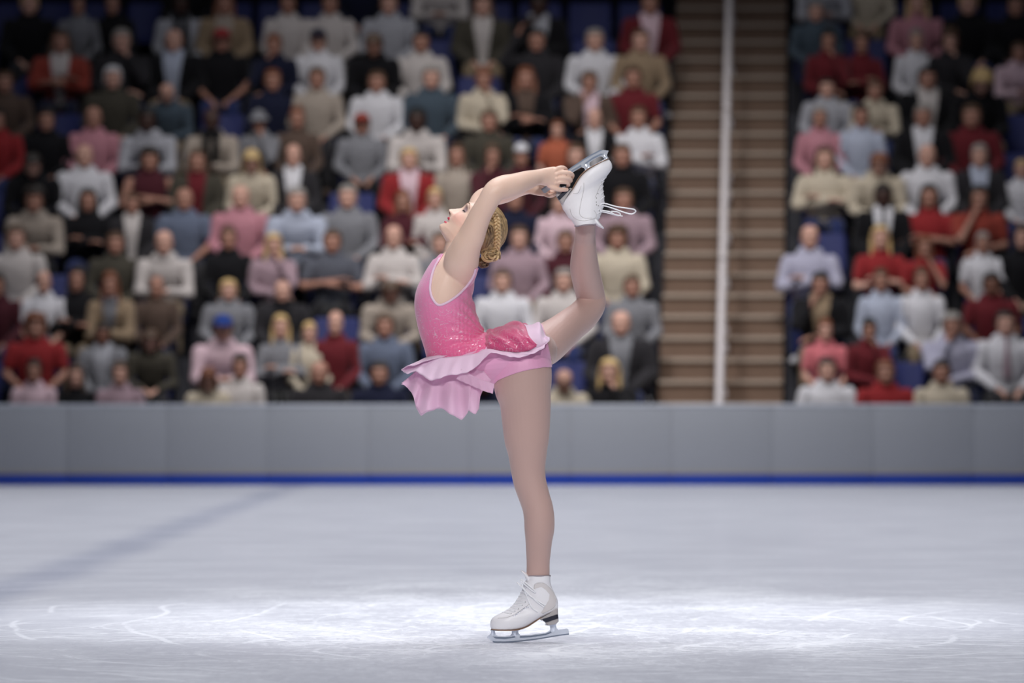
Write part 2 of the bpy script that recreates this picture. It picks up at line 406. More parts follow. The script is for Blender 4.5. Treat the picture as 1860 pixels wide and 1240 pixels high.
# centre handrail: three lengths of tube on posts
def rail_pt(k):
    kk = min(k, len(TREAD)-1.001); a = int(kk)
    z = TREAD[a]+(TREAD[a+1]-TREAD[a])*(kk-a)+.45*max(0, k-kk); y = row_y(k)-.55
    xr = (1303-930)/(FPX/(BY+1.0+CAM_D))+.052*(y-BY-.6)
    return Vector((xr, y, z))
segs = [(-.0, 3.3), (3.5, 7.0), (7.2, 11.6)]
for (a, b_), place in zip(segs, ('lowest length above the barrier', 'middle length of the three', 'topmost length of the three')):
    p0 = rail_pt(a); t = empty('handrail', p0)
    tag(t, 'pale centre handrail on the brown aisle stairs, '+place, 'handrail', 'centre handrails of the aisle')
    pts = [tuple(rail_pt(a+(b_-a)*i/8)-p0+Vector((0, 0, .86))) for i in range(9)]
    p_end = rail_pt(b_)-p0
    g = G().tube([(0, 0, .70), (0, -.04, .82)]+pts+[tuple(p_end+Vector((0, .05, .8))), tuple(p_end+Vector((0, .03, .68)))], .040, 12, 3)
    link('rail', g.mesh('r'), m_rail, t)
    n = 4
    for i in range(n):
        q = rail_pt(a+.1+(b_-a-.2)*i/(n-1))-p0
        g = G().tube([tuple(q+Vector((0, 0, -.12))), tuple(q+Vector((0, 0, .4))), tuple(q+Vector((0, 0, .86)))], .036, 12, 1)
        g.tube([tuple(q+Vector((0, 0, -.02))), tuple(q+Vector((0, 0, .025)))], .06, 12, 1)
        link('post', g.mesh('p'), m_rail, t)
# back wall of the hall behind the last row
m_back = mat('hall_back', (.01, .01, .02), .9)
tag(link('wall_back', G().box((-45, row_y(11)+2.6, -1), (45, row_y(11)+2.8, 16)).mesh('w', False), m_back), None, None, None, 'structure')
# ------------------------------------------------------------------ the crowd
# head pixel x, head pixel y, skin, hair, outfit, pose     (one line per row of seats, front row first)
CROWD = [
"""62,685,b,short dark,shirt palepink,lap; 138,700,a,long brown,shirt black,lap; 218,692,a,short brown,shirt mauve,lap; 377,704,a,long auburn,shirt cream,down; 437,664,b,short dark,tee offwhite,lap; 580,690,b,bald grey,shirt charcoal,lap; 690,692,b,short dark,shirt navy,lap; 880,712,c,short auburn,shirt navy,down; 1020,708,a,bald grey,shirt cream,down; 1110,686,a,long blond,shirt black,chin; 1502,682,a,short dark,shirt white,lap; 1608,689,b,short auburn,tee red,lap; 1710,688,b,short dark,shirt cream,lap""",
"""65,603,b,curly auburn,tee red,lap; 187,625,c,short dark,jacket grey lightgrey,lap; 275,640,a,long brown,shirt olive,down; 403,603,a,cap royal,shirt palepink,lean; 510,605,a,long blond,shirt grey,fold; 562,622,a,short blond,shirt cream,lap; 610,592,a,bald grey,shirt darkred,lap; 700,602,b,short brown,shirt bluegrey,lap; 1128,588,a,bald grey,jacket charcoal grey,lap; 1499,614,a,short auburn,tee palered,lap; 1575,612,b,short black,shirt darkred,chin; 1725,598,b,short grey,shirt lavender,chin; 1826,594,a,short dark,tie white,lap""",
"""-5,530,b,short dark,shirt maroon,lap; 80,522,a,bald grey,tee white,lap; 140,505,b,long dark,shirt black,fold; 207,532,b,long auburn,jacket tan grey,lean; 285,535,b,bald brown,shirt brown,lap; 415,545,a,short blond,shirt grey,lap; 513,547,a,bald grey,jacket charcoal black,lap; 707,545,b,short brown,shirt beige,down; 913,520,a,short brown,shirt white,lap; 1025,518,a,short grey,shirt offwhite,lap; 1148,535,b,short brown,shirt grey,lap; 1491,526,b,short black,jacket black tan,chin; 1600,517,b,short brown,shirt lightblue,lap; 1674,514,b,short brown,shirt white,lap; 1801,528,c,short black,tee darkred,lap""",
"""30,440,a,short brown,shirt offwhite,lap; 210,455,b,short brown,shirt olive,lap; 302,455,a,bald grey,shirt offwhite,lean; 415,440,b,short brown,shirt black,lap; 495,460,a,long blond,shirt mauve,chin; 603,450,b,short brown,tee darkgrey,fold; 715,435,a,bald grey,shirt offwhite,fold; 800,455,a,short brown,shirt grey,lap; 943,440,a,short brown,shirt mauve,lap; 1028,450,b,short brown,shirt maroon,lap; 1122,440,b,curly brown,shirt cream,lap; 1471,426,a,bald grey,shirt lavender,fold; 1599,440,a,long blond,tee red,fold; 1677,466,b,long auburn,tee red,chin; 1785,455,b,short grey,tee white,lap; 1856,433,a,short dark,shirt black,lap""",
"""65,366,b,curly dark,shirt beige,lean; 160,375,b,long black,shirt black,fold; 240,385,b,short brown,jacket charcoal offwhite,lap; 335,372,b,bald grey,tee bluegrey,lap; 437,365,a,bald grey,shirt pink,lap; 537,370,a,short grey,shirt lightblue,lean; 632,365,a,short grey,shirt grey,lap; 732,378,b,long auburn,shirt maroon,fold; 790,372,a,short blond,shirt offwhite,lap; 935,372,b,short dark,shirt navy,lap; 1015,385,a,short brown,shirt palepink,lap; 1133,374,b,short brown,shirt mauve,lap; 1604,360,d,short black,suit black white,lap; 1688,365,b,long black,tee red,fold; 1776,368,b,long black,tee rust,chin""",
"""62,312,a,short dark,shirt black,down; 153,290,a,bald grey,shirt white,lap; 272,300,b,curly dark,tank maroon,fold; 358,305,b,long brown,jacket olive darkred,lap; 457,303,a,long blond,shirt cream,down; 533,286,a,bald grey,suit charcoal white,lap; 743,300,a,short blond,jacket red palepink,lap; 830,290,b,long brown,shirt beige,lap; 892,288,b,short brown,shirt maroon,chin; 947,270,b,beanie white,shirt maroon,lap; 1046,287,a,short brown,shirt black,lap; 1130,287,b,short brown,shirt black,lap; 1498,298,a,long brown,shirt cream,fold; 1593,310,a,short auburn,shirt cream,down; 1684,276,a,bald grey,shirt white,lap; 1779,280,a,short grey,suit charcoal lightblue,lap; 1856,328,a,short blond,shirt white,lap""",
"""-5,228,b,short dark,shirt red,lap; 85,228,b,short dark,shirt black,lap; 170,222,b,bald brown,shirt pink,lap; 275,232,d,short black,shirt lightgrey,lean; 388,220,d,bald none,scarf beige black,lean; 474,232,b,bucket grey,shirt grey,chin; 540,222,b,short auburn,shirt brown,lap; 657,240,b,cap auburn,shirt grey,lap; 758,232,d,short black,shirt offwhite,lean; 888,232,b,short brown,shirt olive,lap; 1012,257,a,short auburn,tee orange,lap; 1080,226,a,bald grey,suit black white,lap; 1160,222,b,short brown,shirt white,fold; 1489,222,b,short grey,shirt pink,lap; 1564,215,b,short dark,shirt lightblue,lap; 1677,213,b,short grey,suit black white,lap; 1765,200,b,short brown,shirt darkred,lap""",
"""8,160,b,short brown,shirt brown,lap; 205,142,a,short white,shirt olive,lap; 310,190,a,bald grey,shirt teal,down; 495,155,b,short auburn,shirt navy,lap; 576,150,b,short brown,shirt beige,lap; 685,160,b,short brown,shirt white,lap; 783,143,a,short grey,shirt teal,lap; 877,152,b,short auburn,shirt cream,chin; 955,150,b,long auburn,jacket black brown,fold; 1068,160,b,short brown,jacket brown palepink,chin; 1150,140,b,short brown,tee darkred,lap; 1502,178,a,short dark,shirt lightgrey,lap; 1588,190,b,short brown,shirt cream,lean; 1684,150,b,short black,jacket black offwhite,lap; 1775,142,a,curly blond,shirt black,down""",
"""110,85,b,long brown,jacket rust offwhite,fold; 220,75,a,short grey,shirt charcoal,chin; 316,80,a,bald grey,jacket black lightblue,lap; 403,73,b,cap red,tee black,lap; 500,92,b,short auburn,shirt navy,chin; 578,75,a,cap navy,shirt white,lap; 678,90,b,short brown,shirt black,down; 765,85,b,short dark,shirt offwhite,lap; 975,70,b,short black,shirt charcoal,raise; 1080,75,a,short grey,shirt white,lap; 1163,78,a,short brown,shirt tan,lap; 1503,72,b,short black,shirt darkred,chin; 1565,88,b,short brown,shirt darkred,fold; 1664,75,a,short grey,shirt white,lap; 1725,77,a,curly brown,shirt charcoal,chin; 1845,120,b,short brown,shirt palepink,lean""",
"""53,12,a,short blond,shirt black,lap; 143,17,b,short dark,shirt grey,lap; 205,12,b,short dark,shirt black,lap; 328,15,d,short black,scarf lightgrey black,lap; 408,15,b,long auburn,jacket tan beige,lap; 523,5,b,short brown,shirt offwhite,lap; 600,14,b,short brown,shirt offwhite,lap; 707,10,a,short brown,shirt lightgrey,lap; 877,20,a,long brown,jacket olive offwhite,lap; 977,16,d,short black,jacket black lightgrey,chin; 1180,8,b,short brown,jacket darkred palepink,lap; 1482,36,a,short grey,shirt teal,lap; 1666,8,a,long blond,shirt pink,lap; 1758,5,a,short blond,shirt black,lap; 1845,18,b,short black,shirt black,lap""",
"""800,-45,b,short brown,shirt offwhite,lean; 1495,-45,b,short brown,shirt lightgrey,lean; 1577,-42,a,short blond,shirt cream,lap; 655,-42,b,short dark,shirt navy,lap; 345,-42,b,short dark,shirt black,lap""",
]
RGB = dict(white=(206,204,210), offwhite=(192,184,182), cream=(190,178,160), beige=(160,148,138), tan=(142,122,100), lightgrey=(160,160,168),
 grey=(122,122,128), darkgrey=(82,84,94), charcoal=(40,38,42), black=(14,13,18), navy=(20,24,48), royal=(34,60,130), lightblue=(170,176,194), lavender=(168,166,186),
 bluegrey=(96,104,124), teal=(66,78,90), pink=(180,124,136), palepink=(206,178,188), palered=(198,110,118), red=(140,38,42), darkred=(98,28,36), maroon=(70,26,36), rust=(140,58,48),
 brown=(84,68,60), olive=(66,62,54), orange=(170,92,68), mauve=(156,132,142), denim=(34,44,86), khaki=(120,104,84))
WORD = dict(offwhite='off-white', lightgrey='light grey', darkgrey='dark grey', lightblue='light blue', bluegrey='blue-grey', palepink='pale pink', palered='pale red', darkred='dark red', royal='royal blue')
HAIRC = dict(black=(14,12,12), dark=(34,26,22), brown=(78,56,40), auburn=(112,64,40), blond=(190,160,110), grey=(136,130,126), white=(196,196,200), none=(90,60,50))
SKIN = dict(a=(196,152,136), b=(164,120,104), c=(116,78,64), d=(62,40,34))
_m = {}
def cloth(c):
    if c not in _m: _m[c] = mat('cloth_'+c, srgb(*RGB[c]), .85, bump=.25, scale=60, var=.08, spec=.2, sheen=.1)
    return _m[c]
def hairm(c):
    if 'h'+c not in _m: _m['h'+c] = mat('hair_'+c, srgb(*HAIRC[c]), .5, bump=.5, scale=90, var=.25)
    return _m['h'+c]
def skinm(c):
    if 's'+c not in _m:
        m = mat('skin_'+c, srgb(*SKIN[c]), .55, spec=.35)
        bb = m.node_tree.nodes['Principled BSDF']; at = node(m, 'ShaderNodeAttribute', attribute_name='feature')
        mx = node(m, 'ShaderNodeMix', data_type='RGBA', blend_type='MULTIPLY'); mx.inputs[0].default_value = 1
        mx.inputs[6].default_value = srgb(*SKIN[c])+(1,); lk(m, at.outputs['Color'], mx.inputs[7]); lk(m, mx.outputs[2], bb.inputs['Base Color'])
        _m['s'+c] = m
    return _m['s'+c]
U = 1/515.0
def lean_pt(p, lean):
    """bend the trunk forward: everything above the seat slides to -y and down a little"""
    x, y, z = p[:3]
    h = max(z-.52, 0); q = (x, y-h*math.sin(lean), .52+h*math.cos(lean)*1.0 if z > .52 else z)
    return q+tuple(p[3:])
POSES = {
 'lap':   dict(lean=.04, l=[(.20,.02,1.00),(.265,-.03,.76),(.10,-.32,.60)], r=None, pitch=0),
 'fold':  dict(lean=.02, l=[(.20,.02,.99),(.275,-.06,.77),(-.07,-.20,.83)], r=[(-.20,.02,.99),(-.275,-.06,.75),(.07,-.24,.79)], pitch=0),
 'chin':  dict(lean=.14, l=[(.20,.02,1.00),(.22,-.24,.78),(.05,-.145,1.075)], r=[(-.20,.02,1.00),(-.26,-.06,.75),(.08,-.30,.68)], pitch=.12),
 'lean':  dict(lean=.40, l=[(.20,.02,.99),(.24,-.24,.68),(.03,-.46,.70)], r=None, pitch=.1),
 'down':  dict(lean=.30, l=[(.20,.02,.99),(.25,-.14,.70),(.06,-.38,.62)], r=None, pitch=.75),
 'raise': dict(lean=.02, l=[(.20,.02,1.02),(.34,-.05,.98),(.18,-.10,1.30)], r=None, pitch=0),
}
def mirror(a): return [(-p[0],)+tuple(p[1:]) for p in a]
def pose_arms(pose):
    d = POSES[pose]; l = d['l']; r = d['r'] or (mirror(POSES['lap']['l']) if pose == 'raise' else mirror(l))
    out = []
    for a in (l, r):
        sh = lean_pt(a[0], d['lean']); el = a[1]; ha = a[2]
        if pose in ('lap', 'fold'): el = lean_pt(el, d['lean'])
        out.append((sh, el, ha))
    return out
def arm_st(a, grow, upto=1.0):
    sh, el, ha = [Vector(p[:3]) for p in a]
    R = [(0, .062), (.18, .060), (.5, .050), (.85, .045), (1.0, .046), (1.2, .044), (1.6, .036), (2.0, .029)]
    st = []
    for t, r in R:
        p = sh.lerp(el, t) if t <= 1 else el.lerp(ha, t-1)
        if t <= upto: st.append(tuple(p)+(r+grow, r+grow))
    if st[-1][0:3] != tuple(ha) and upto < 2:
        t = upto; p = sh.lerp(el, t) if t <= 1 else el.lerp(ha, t-1); r = np.interp(t, [a_[0] for a_ in R], [a_[1] for a_ in R])
        if t > 1 or True: st.append(tuple(p+Vector((0,0,0.0001)))+(r+grow, r+grow))
    return st
def torso_st(lean, grow):
    T = [(0,.06,.47,.165,.115),(0,.055,.56,.165,.118),(0,.05,.68,.15,.105),(0,.035,.82,.165,.112),(0,.03,.94,.178,.112),(0,.035,1.02,.168,.092),(0,.035,1.075,.12,.068)]
    return [lean_pt((x, y, z, a+grow, b+grow), lean) for x, y, z, a, b in T]
HEADC = {}
def head_frame(pose):
    d = POSES[pose]; base = Vector(lean_pt((0, .02, 1.09), d['lean']))
    rot = Matrix.Rotation(d['pitch'], 4, 'X')      # nods the face towards -y and down
    return base, rot
def head_xform(pose, arr):
    """head units (lateral, forward, up) -> seated person's space"""
    base, rot = head_frame(pose)
    v = np.stack([arr[..., 0]*U, -(arr[..., 1]+44)*U, (arr[..., 2]-4)*U], -1)
    R = np.array(rot.to_3x3())
    return v @ R.T+np.array(base+Vector((0, -.01, .035)))
def hand(g, a, fold):
    sh, el, ha = [Vector(p[:3]) for p in a]; d = (ha-el).normalized()
    side = d.cross(Vector((0, 0, 1))); side.normalize(); dn = side.cross(d); 
    if dn.z > 0: dn = -dn
    g.loft([tuple(ha-d*.02)+(.024, .024), tuple(ha+d*.03)+(.02, .034), tuple(ha+d*.07)+(.016, .036)], 10, 2, tuple(side), True)
    for i, o in enumerate((-.027, -.009, .009, .027)):
        b = ha+d*.07+side*o; L = (.062, .07, .066, .052)[i]
        g.tube([tuple(b), tuple(b+d*L*.5+dn*.008), tuple(b+d*L*.85+dn*.03)], [.0095, .009, .008], 6, 2)
    b = ha+d*.02+side*.03
    g.tube([tuple(b), tuple(b+d*.03+side*.022), tuple(b+d*.062+side*.02+dn*.01)], [.011, .011, .009], 6, 2)
def body_mesh(pose):
    lean = POSES[pose]['lean']; g = G()
    g.loft(torso_st(lean, -.012), 24, 3, (0, 1, 0), True)
    for a in pose_arms(pose):
        g.loft([p for p in arm_st(a, -.004, 2.0)], 12, 2, (.1, 1, .1), True); hand(g, a, pose)
    for s in (-1, 1):
        g.loft([(s*.09,.02,.515,.082,.082),(s*.11,-.18,.52,.078,.078),(s*.13,-.38,.51,.06,.06),(s*.13,-.44,.46,.056,.056),(s*.13,-.41,.3,.05,.05),(s*.13,-.40,.12,.036,.036),(s*.13,-.40,.05,.034,.034)], 14, 3, (1, 0, 0), True)
    base, rot = head_frame(pose)
    n0 = Vector(lean_pt((0, .035, 1.04), lean))
    hc = Vector(head_xform(pose, np.array([[0., -48., 14.]]))[0])
    g.loft([tuple(n0)+(.062, .058), tuple(n0.lerp(hc, .5))+(.054, .054), tuple(hc)+(.05, .055)], 14, 3, (0, 1, 0), True)
    nu, nv = 40, 40; hp = head_points(nu, nv, 1.1, .5)
    hv = head_xform(pose, hp).reshape(-1, 3)
    g.add([tuple(p) for p in hv], grid_faces(nv, nu)+[tuple(range(nu-1, -1, -1)), tuple((nv)*nu+i for i in range(nu))])
    for s in (-1, 1):
        e = head_xform(pose, np.array([[s*42., -46., 50.]]))[0]; g.ball(tuple(e), (.008, .018, .03), 0, 8, 6)
    me = remesh(g, .0105); smooth(me, 3)
    # eyes, brows, lips: darker features of the face, kept on the skin
    v = get_v(me); base_, rot = head_frame(pose); R = np.array(rot.to_3x3())
    q = (v-np.array(base_+Vector((0, -.01, .035)))) @ R
    l = q[:, 0]/U; f = -q[:, 1]/U-44; u = q[:, 2]/U+4
    c = np.ones((len(v), 4), np.float32)
    def spot(L, Uc, rl, ru, col, both=True):
        d = ((np.abs(l) if both else l)-L)**2/rl**2+(u-Uc)**2/ru**2
        k = np.clip(1.6-d, 0, 1)*(f > -26)
        for i in range(3): c[:, i] = c[:, i]*(1-k)+c[:, i]*col[i]*k
    spot(17, 55, 8, 4, (.25, .22, .2)); spot(17, 66, 10, 3, (.5, .4, .35)); spot(0, 21, 13, 4.5, (.75, .42, .42), False)
    at = me.attributes.new('feature', 'FLOAT_COLOR', 'POINT'); at.data.foreach_set('color', c.ravel())
    me.shade_smooth(); return me
def shirt_mesh(pose, sleeve=1.85, grow=.012, closed=True, collar=True):
    lean = POSES[pose]['lean']; g = G()
    g.loft(torso_st(lean, grow), 28, 3, (0, 1, 0), True, n=2.3)
    if sleeve > 0:
        for a in pose_arms(pose): g.loft(arm_st(a, grow+.002, sleeve), 14, 2, (.1, 1, .1), True)
    if collar:
        n0 = lean_pt((0, .03, 1.10), lean); n1 = lean_pt((0, .03, 1.13), lean)
        g.loft([n0[:3]+(.078, .068), n1[:3]+(.066, .060)], 16, 2, (0, 1, 0), True)
    me = remesh(g, .011); smooth(me, 4)
    v = get_v(me); n = normals(me)
    wr = np.array([noise.noise(Vector((p[0]*9, p[1]*9, p[2]*16))) for p in v]); v += n*(wr[:, None]*.007); set_v(me, v)
    me.shade_smooth(); return me
def jacket_mesh(pose):
    me = shirt_mesh(pose, 1.88, .024, True, True); lean = POSES[pose]['lean']
    bm = bmesh.new(); bm.from_mesh(me); kill = []
    for f_ in bm.faces:
        c = f_.calc_center_median(); open_ = .03+.075*max(0, min(1, (c.z-.55)/.55))
        if abs(c.x) < open_ and f_.normal.y < -.1 and c.z > .5: kill.append(f_)
    bmesh.ops.delete(bm, geom=kill, context='FACES'); bm.to_mesh(me); bm.free()
    me.shade_smooth(); return me
def trouser_mesh():
    g = G(); g.loft([(0,.06,.475,.185,.13),(0,.05,.56,.178,.128)], 24, 2, (0, 1, 0), True)
    for s in (-1, 1):
        g.loft([(s*.09,.04,.525,.098,.094),(s*.11,-.18,.53,.092,.09),(s*.13,-.38,.52,.073,.073),(s*.13,-.45,.46,.068,.068),(s*.13,-.42,.3,.063,.063),(s*.13,-.41,.12,.058,.058)], 16, 3, (1, 0, 0), True)
    me = remesh(g, .013); smooth(me, 4); me.shade_smooth(); return me
def shoe_mesh(s):
    g = G(); g.loft([(s*.13,-.37,.045,.035,.036),(s*.13,-.43,.05,.04,.04),(s*.135,-.52,.035,.032,.044),(s*.14,-.60,.027,.022,.036)], 12, 3, (1, 0, 0), True)
    return g.mesh('shoe')
def hair_mesh(kind, pose):
    nu, nv = 44, 40; hp = head_points(nu, nv, 0, 0)
    l, f, u = hp[..., 0].copy(), hp[..., 1].copy(), hp[..., 2].copy()
    c = np.array([0, -46, 58.])
    d = hp-c; r = np.linalg.norm(d, axis=-1, keepdims=True)
    off = {'short': 8, 'curly': 17, 'long': 11, 'bald': 3}[kind]
    nz = np.array([noise.noise(Vector(tuple(p*.07))) for p in hp.reshape(-1, 3)]).reshape(u.shape)
    off = off+nz*(10 if kind == 'curly' else 3)
    hp2 = c+d*(1+off[..., None]/r)
    if kind in ('short', 'curly', 'long'):
        lim = {'short': 88, 'curly': 84, 'long': 90}[kind]
        low = {'short': 34, 'curly': 22, 'long': 6}[kind]
        keep = (u > lim) | ((f < -36) & (u > low)) | ((f < -24) & (u > 62))
    else:
        keep = (f < -46) & (u > 30) & (u < 74)
    g = G(); vs = hp2.reshape(-1, 3); F = grid_faces(nv, nu)
    kf = keep.reshape(-1); F = [q for q in F if sum(kf[i] for i in q) >= 3]
    if kind != 'bald': F.append(tuple(nv*nu+i for i in range(nu)))
    used = sorted({i for q in F for i in q}); mp_ = {i: j for j, i in enumerate(used)}
    pv = head_xform(pose, vs[used]); g.add([tuple(p) for p in pv], [tuple(mp_[i] for i in q) for q in F])
    me = g.mesh('hair'); bm = bmesh.new(); bm.from_mesh(me)
    bmesh.ops.solidify(bm, geom=bm.faces[:], thickness=.012); bm.to_mesh(me); bm.free()
    if kind == 'long':
        g = G()
        for s in (-1, 1):
            for (a, b_, w_) in ((38, -48, 14), (34, -70, 16), (44, -40, 9)):
                p = head_xform(pose, np.array([[s*a*.8, b_, 95.], [s*a*1.12, b_, 60.], [s*a*1.18, b_+4, 20.], [s*a*1.2, b_+12, -18.], [s*a*1.05, b_+14, -48.]]))
                g.loft([tuple(q)+(r_*U, r_*U*.8) for q, r_ in zip(p, (w_*.6, w_, w_*1.1, w_, w_*.4))], 8, 3, (0, 1, 0), True)
        p = head_xform(pose, np.array([[0, -92., 80.], [0, -104, 40.], [0, -98, 0.], [0, -90, -45.]]))
        g.loft([tuple(q)+(r_*U, 14*U) for q, r_ in zip(p, (30, 40, 42, 30))], 12, 3, (0, 1, 0), True)
        bm = bmesh.new(); bm.from_mesh(me); bm.from_mesh(g.mesh('x')); bm.to_mesh(me); bm.free()
    me.shade_smooth(); return me
def hat_mesh(kind, pose):
    g = G()
    def put(pts): return [tuple(q) for q in head_xform(pose, np.array(pts, float))]
    nu, nv = 28, 10; vs = []
    for j in range(nv+1):
        t = (PI/2)*j/nv
        for i in range(nu):
            a = 2*PI*i/nu; r = math.cos(t)
            vs.append((48*r*math.sin(a), -44+55*r*math.cos(a), 78+46*math.sin(t)**.9 if j < nv else 124))
    g.add(put(vs), grid_faces(nv, nu)+[tuple(range(nu-1, -1, -1))])
    if kind == 'cap':
        vs = []; n = 14
        for rr, z in ((1.0, 80), (1.42, 74), (1.45, 76), (1.0, 84)):
            for i in range(n+1):
                a = -1.0+2.0*i/n; x = 48*math.sin(a)*1.0; y = -44+55*math.cos(a)*1.0
                vs.append((x*(1 if rr == 1 else .95), y+(rr-1)*80*math.cos(a), z-(2 if abs(a) > .7 else 0)))
        m = n+1; F = []
        for j in range(4):
            for i in range(n): F.append((j*m+i, j*m+i+1, ((j+1) % 4)*m+i+1, ((j+1) % 4)*m+i))
        g.add(put(vs), F)
    if kind == 'bucket':
        vs = []
        for rr, z in ((1.0, 84), (1.4, 66), (1.42, 68), (1.0, 90)):
            for i in range(nu):
                a = 2*PI*i/nu; vs.append((48*rr*math.sin(a), -44+55*rr*math.cos(a), z))
        F = []
        for j in range(4):
            for i in range(nu): F.append((j*nu+i, j*nu+(i+1) % nu, ((j+1) % 4)*nu+(i+1) % nu, ((j+1) % 4)*nu+i))
        g.add(put(vs), F)
    return g.mesh('hat')
def scarf_mesh(pose):
    lean = POSES[pose]['lean']; g = G(); q = lambda x, y, z: lean_pt((x, y, z), lean)
    ring = [q(.085*math.cos(a), .02-.085*math.sin(a), 1.09+.02*math.sin(a)) for a in np.linspace(0, 2*PI, 17)]
    g.tube(ring, .03, 8, 2)
    for s in (-1, 1): g.loft([q(s*.05, -.07, 1.07)+(.035, .02), q(s*.05, -.125, .9)+(.04, .015), q(s*.045, -.12, .7)+(.042, .014)], 10, 3, (0, 1, 0), True)
    return g.mesh('scarf')
def tie_mesh(pose):
    lean = POSES[pose]['lean']; g = G(); q = lambda x, y, z: lean_pt((x, y, z), lean)
    g.loft([q(0, -.075, 1.08)+(.02, .014), q(0, -.098, 1.05)+(.014, .01), q(0, -.122, .9)+(.028, .008), q(0, -.118, .74)+(.036, .008), q(0, -.112, .70)+(.008, .006)], 10, 3, (0, 1, 0), True)
    return g.mesh('tie')
_cache = {}
def part_mesh(*key):
    if key not in _cache:
        k = key[0]; pose = key[-1]
        _cache[key] = {'body': lambda: body_mesh(pose), 'shirt': lambda: shirt_mesh(pose), 'tee': lambda: shirt_mesh(pose, .62, .014, collar=False),
            'tank': lambda: shirt_mesh(pose, 0, .010, collar=False), 'jacket': lambda: jacket_mesh(pose), 'trousers': trouser_mesh,
            'shoe': lambda: shoe_mesh(key[1]), 'hair': lambda: hair_mesh(key[1], pose), 'hat': lambda: hat_mesh(key[1], pose),
            'scarf': lambda: scarf_mesh(pose), 'tie': lambda: tie_mesh(pose)}[k]()
        _cache[key].materials.append(None)
    return _cache[key]
def put_part(name, me, m, parent=None):
    o = bpy.data.objects.new(name, me); COL.objects.link(o)
    o.material_slots[0].link = 'OBJECT'; o.material_slots[0].material = m
    if parent is not None: o.parent = parent
    return o
ROWN = ['front row', 'second row', 'third row', 'fourth row', 'fifth row', 'sixth row', 'seventh row', 'eighth row', 'ninth row', 'tenth row', 'topmost row']
rng = random.Random(3)
SEATS = []   # (row, x, occupied, side)
# seat prototype pieces
m_seat = mat('seat_blue', srgb(16, 28, 92), .65, var=.08, scale=4)
m_seatd = mat('seat_dark', (.012, .013, .03), .5)
def seat_back():
    g = G(); w_ = .245; n = 10; rows = [(.44,.155,.9),(.50,.165,1),(.66,.20,1),(.80,.235,1),(.86,.25,.97),(.885,.257,.88)]
    vs = []
    for side in (0, 1):
        for z, y, k in rows:
            for i in range(n+1):
                x = -1+2*i/n; vs.append((x*w_*k, y-.035*(x*x)+(.028 if side else 0), z))
    m = n+1; N = len(rows); F = []
    for j in range(N-1):
        for i in range(n):
            a = j*m+i; F.append((a, a+1, a+m+1, a+m)); a += N*m; F.append((a+m, a+m+1, a+1, a))
    for j in range(N-1):
        for i in (0, n):
            a = j*m+i; F.append((a, a+m, a+m+N*m, a+N*m))
    for i in range(n):
        for j in (0, N-1):
            a = j*m+i; F.append((a, a+1, a+1+N*m, a+N*m))
    return g.add(vs, F).mesh('seat_back')
me_back = seat_back()
me_pan = bevel_mesh(G().box((-.225, -.24, .385), (.225, .17, .43)), .018, 3)
me_arm = bevel_mesh(G().box((.247, -.16, .60), (.285, .17, .625)).box((.256, .10, .15), (.276, .16, .60)), .006)
me_leg = bevel_mesh(G().box((-.03, .06, 0), (.03, .14, .385)).box((-.10, .02, 0), (.10, .2, .02)), .005)
for me_ in (me_back, me_pan): me_.materials.append(m_seat)
for me_ in (me_arm, me_leg): me_.materials.append(m_seatd)
def parse(row, s):
    out = []
    for it in s.split(';'):
        px, py, sk, hair, fit, pose = [q.strip() for q in it.split(',')]
        out.append((float(px), float(py), sk, hair.split(), fit.split(), pose))
    return sorted(out)
def px_to_x(px, y): return (px-930)/(FPX/(y+CAM_D))
KIND_HAIR = {'short': 'short %s hair', 'long': 'long %s hair', 'curly': 'curly %s hair'}
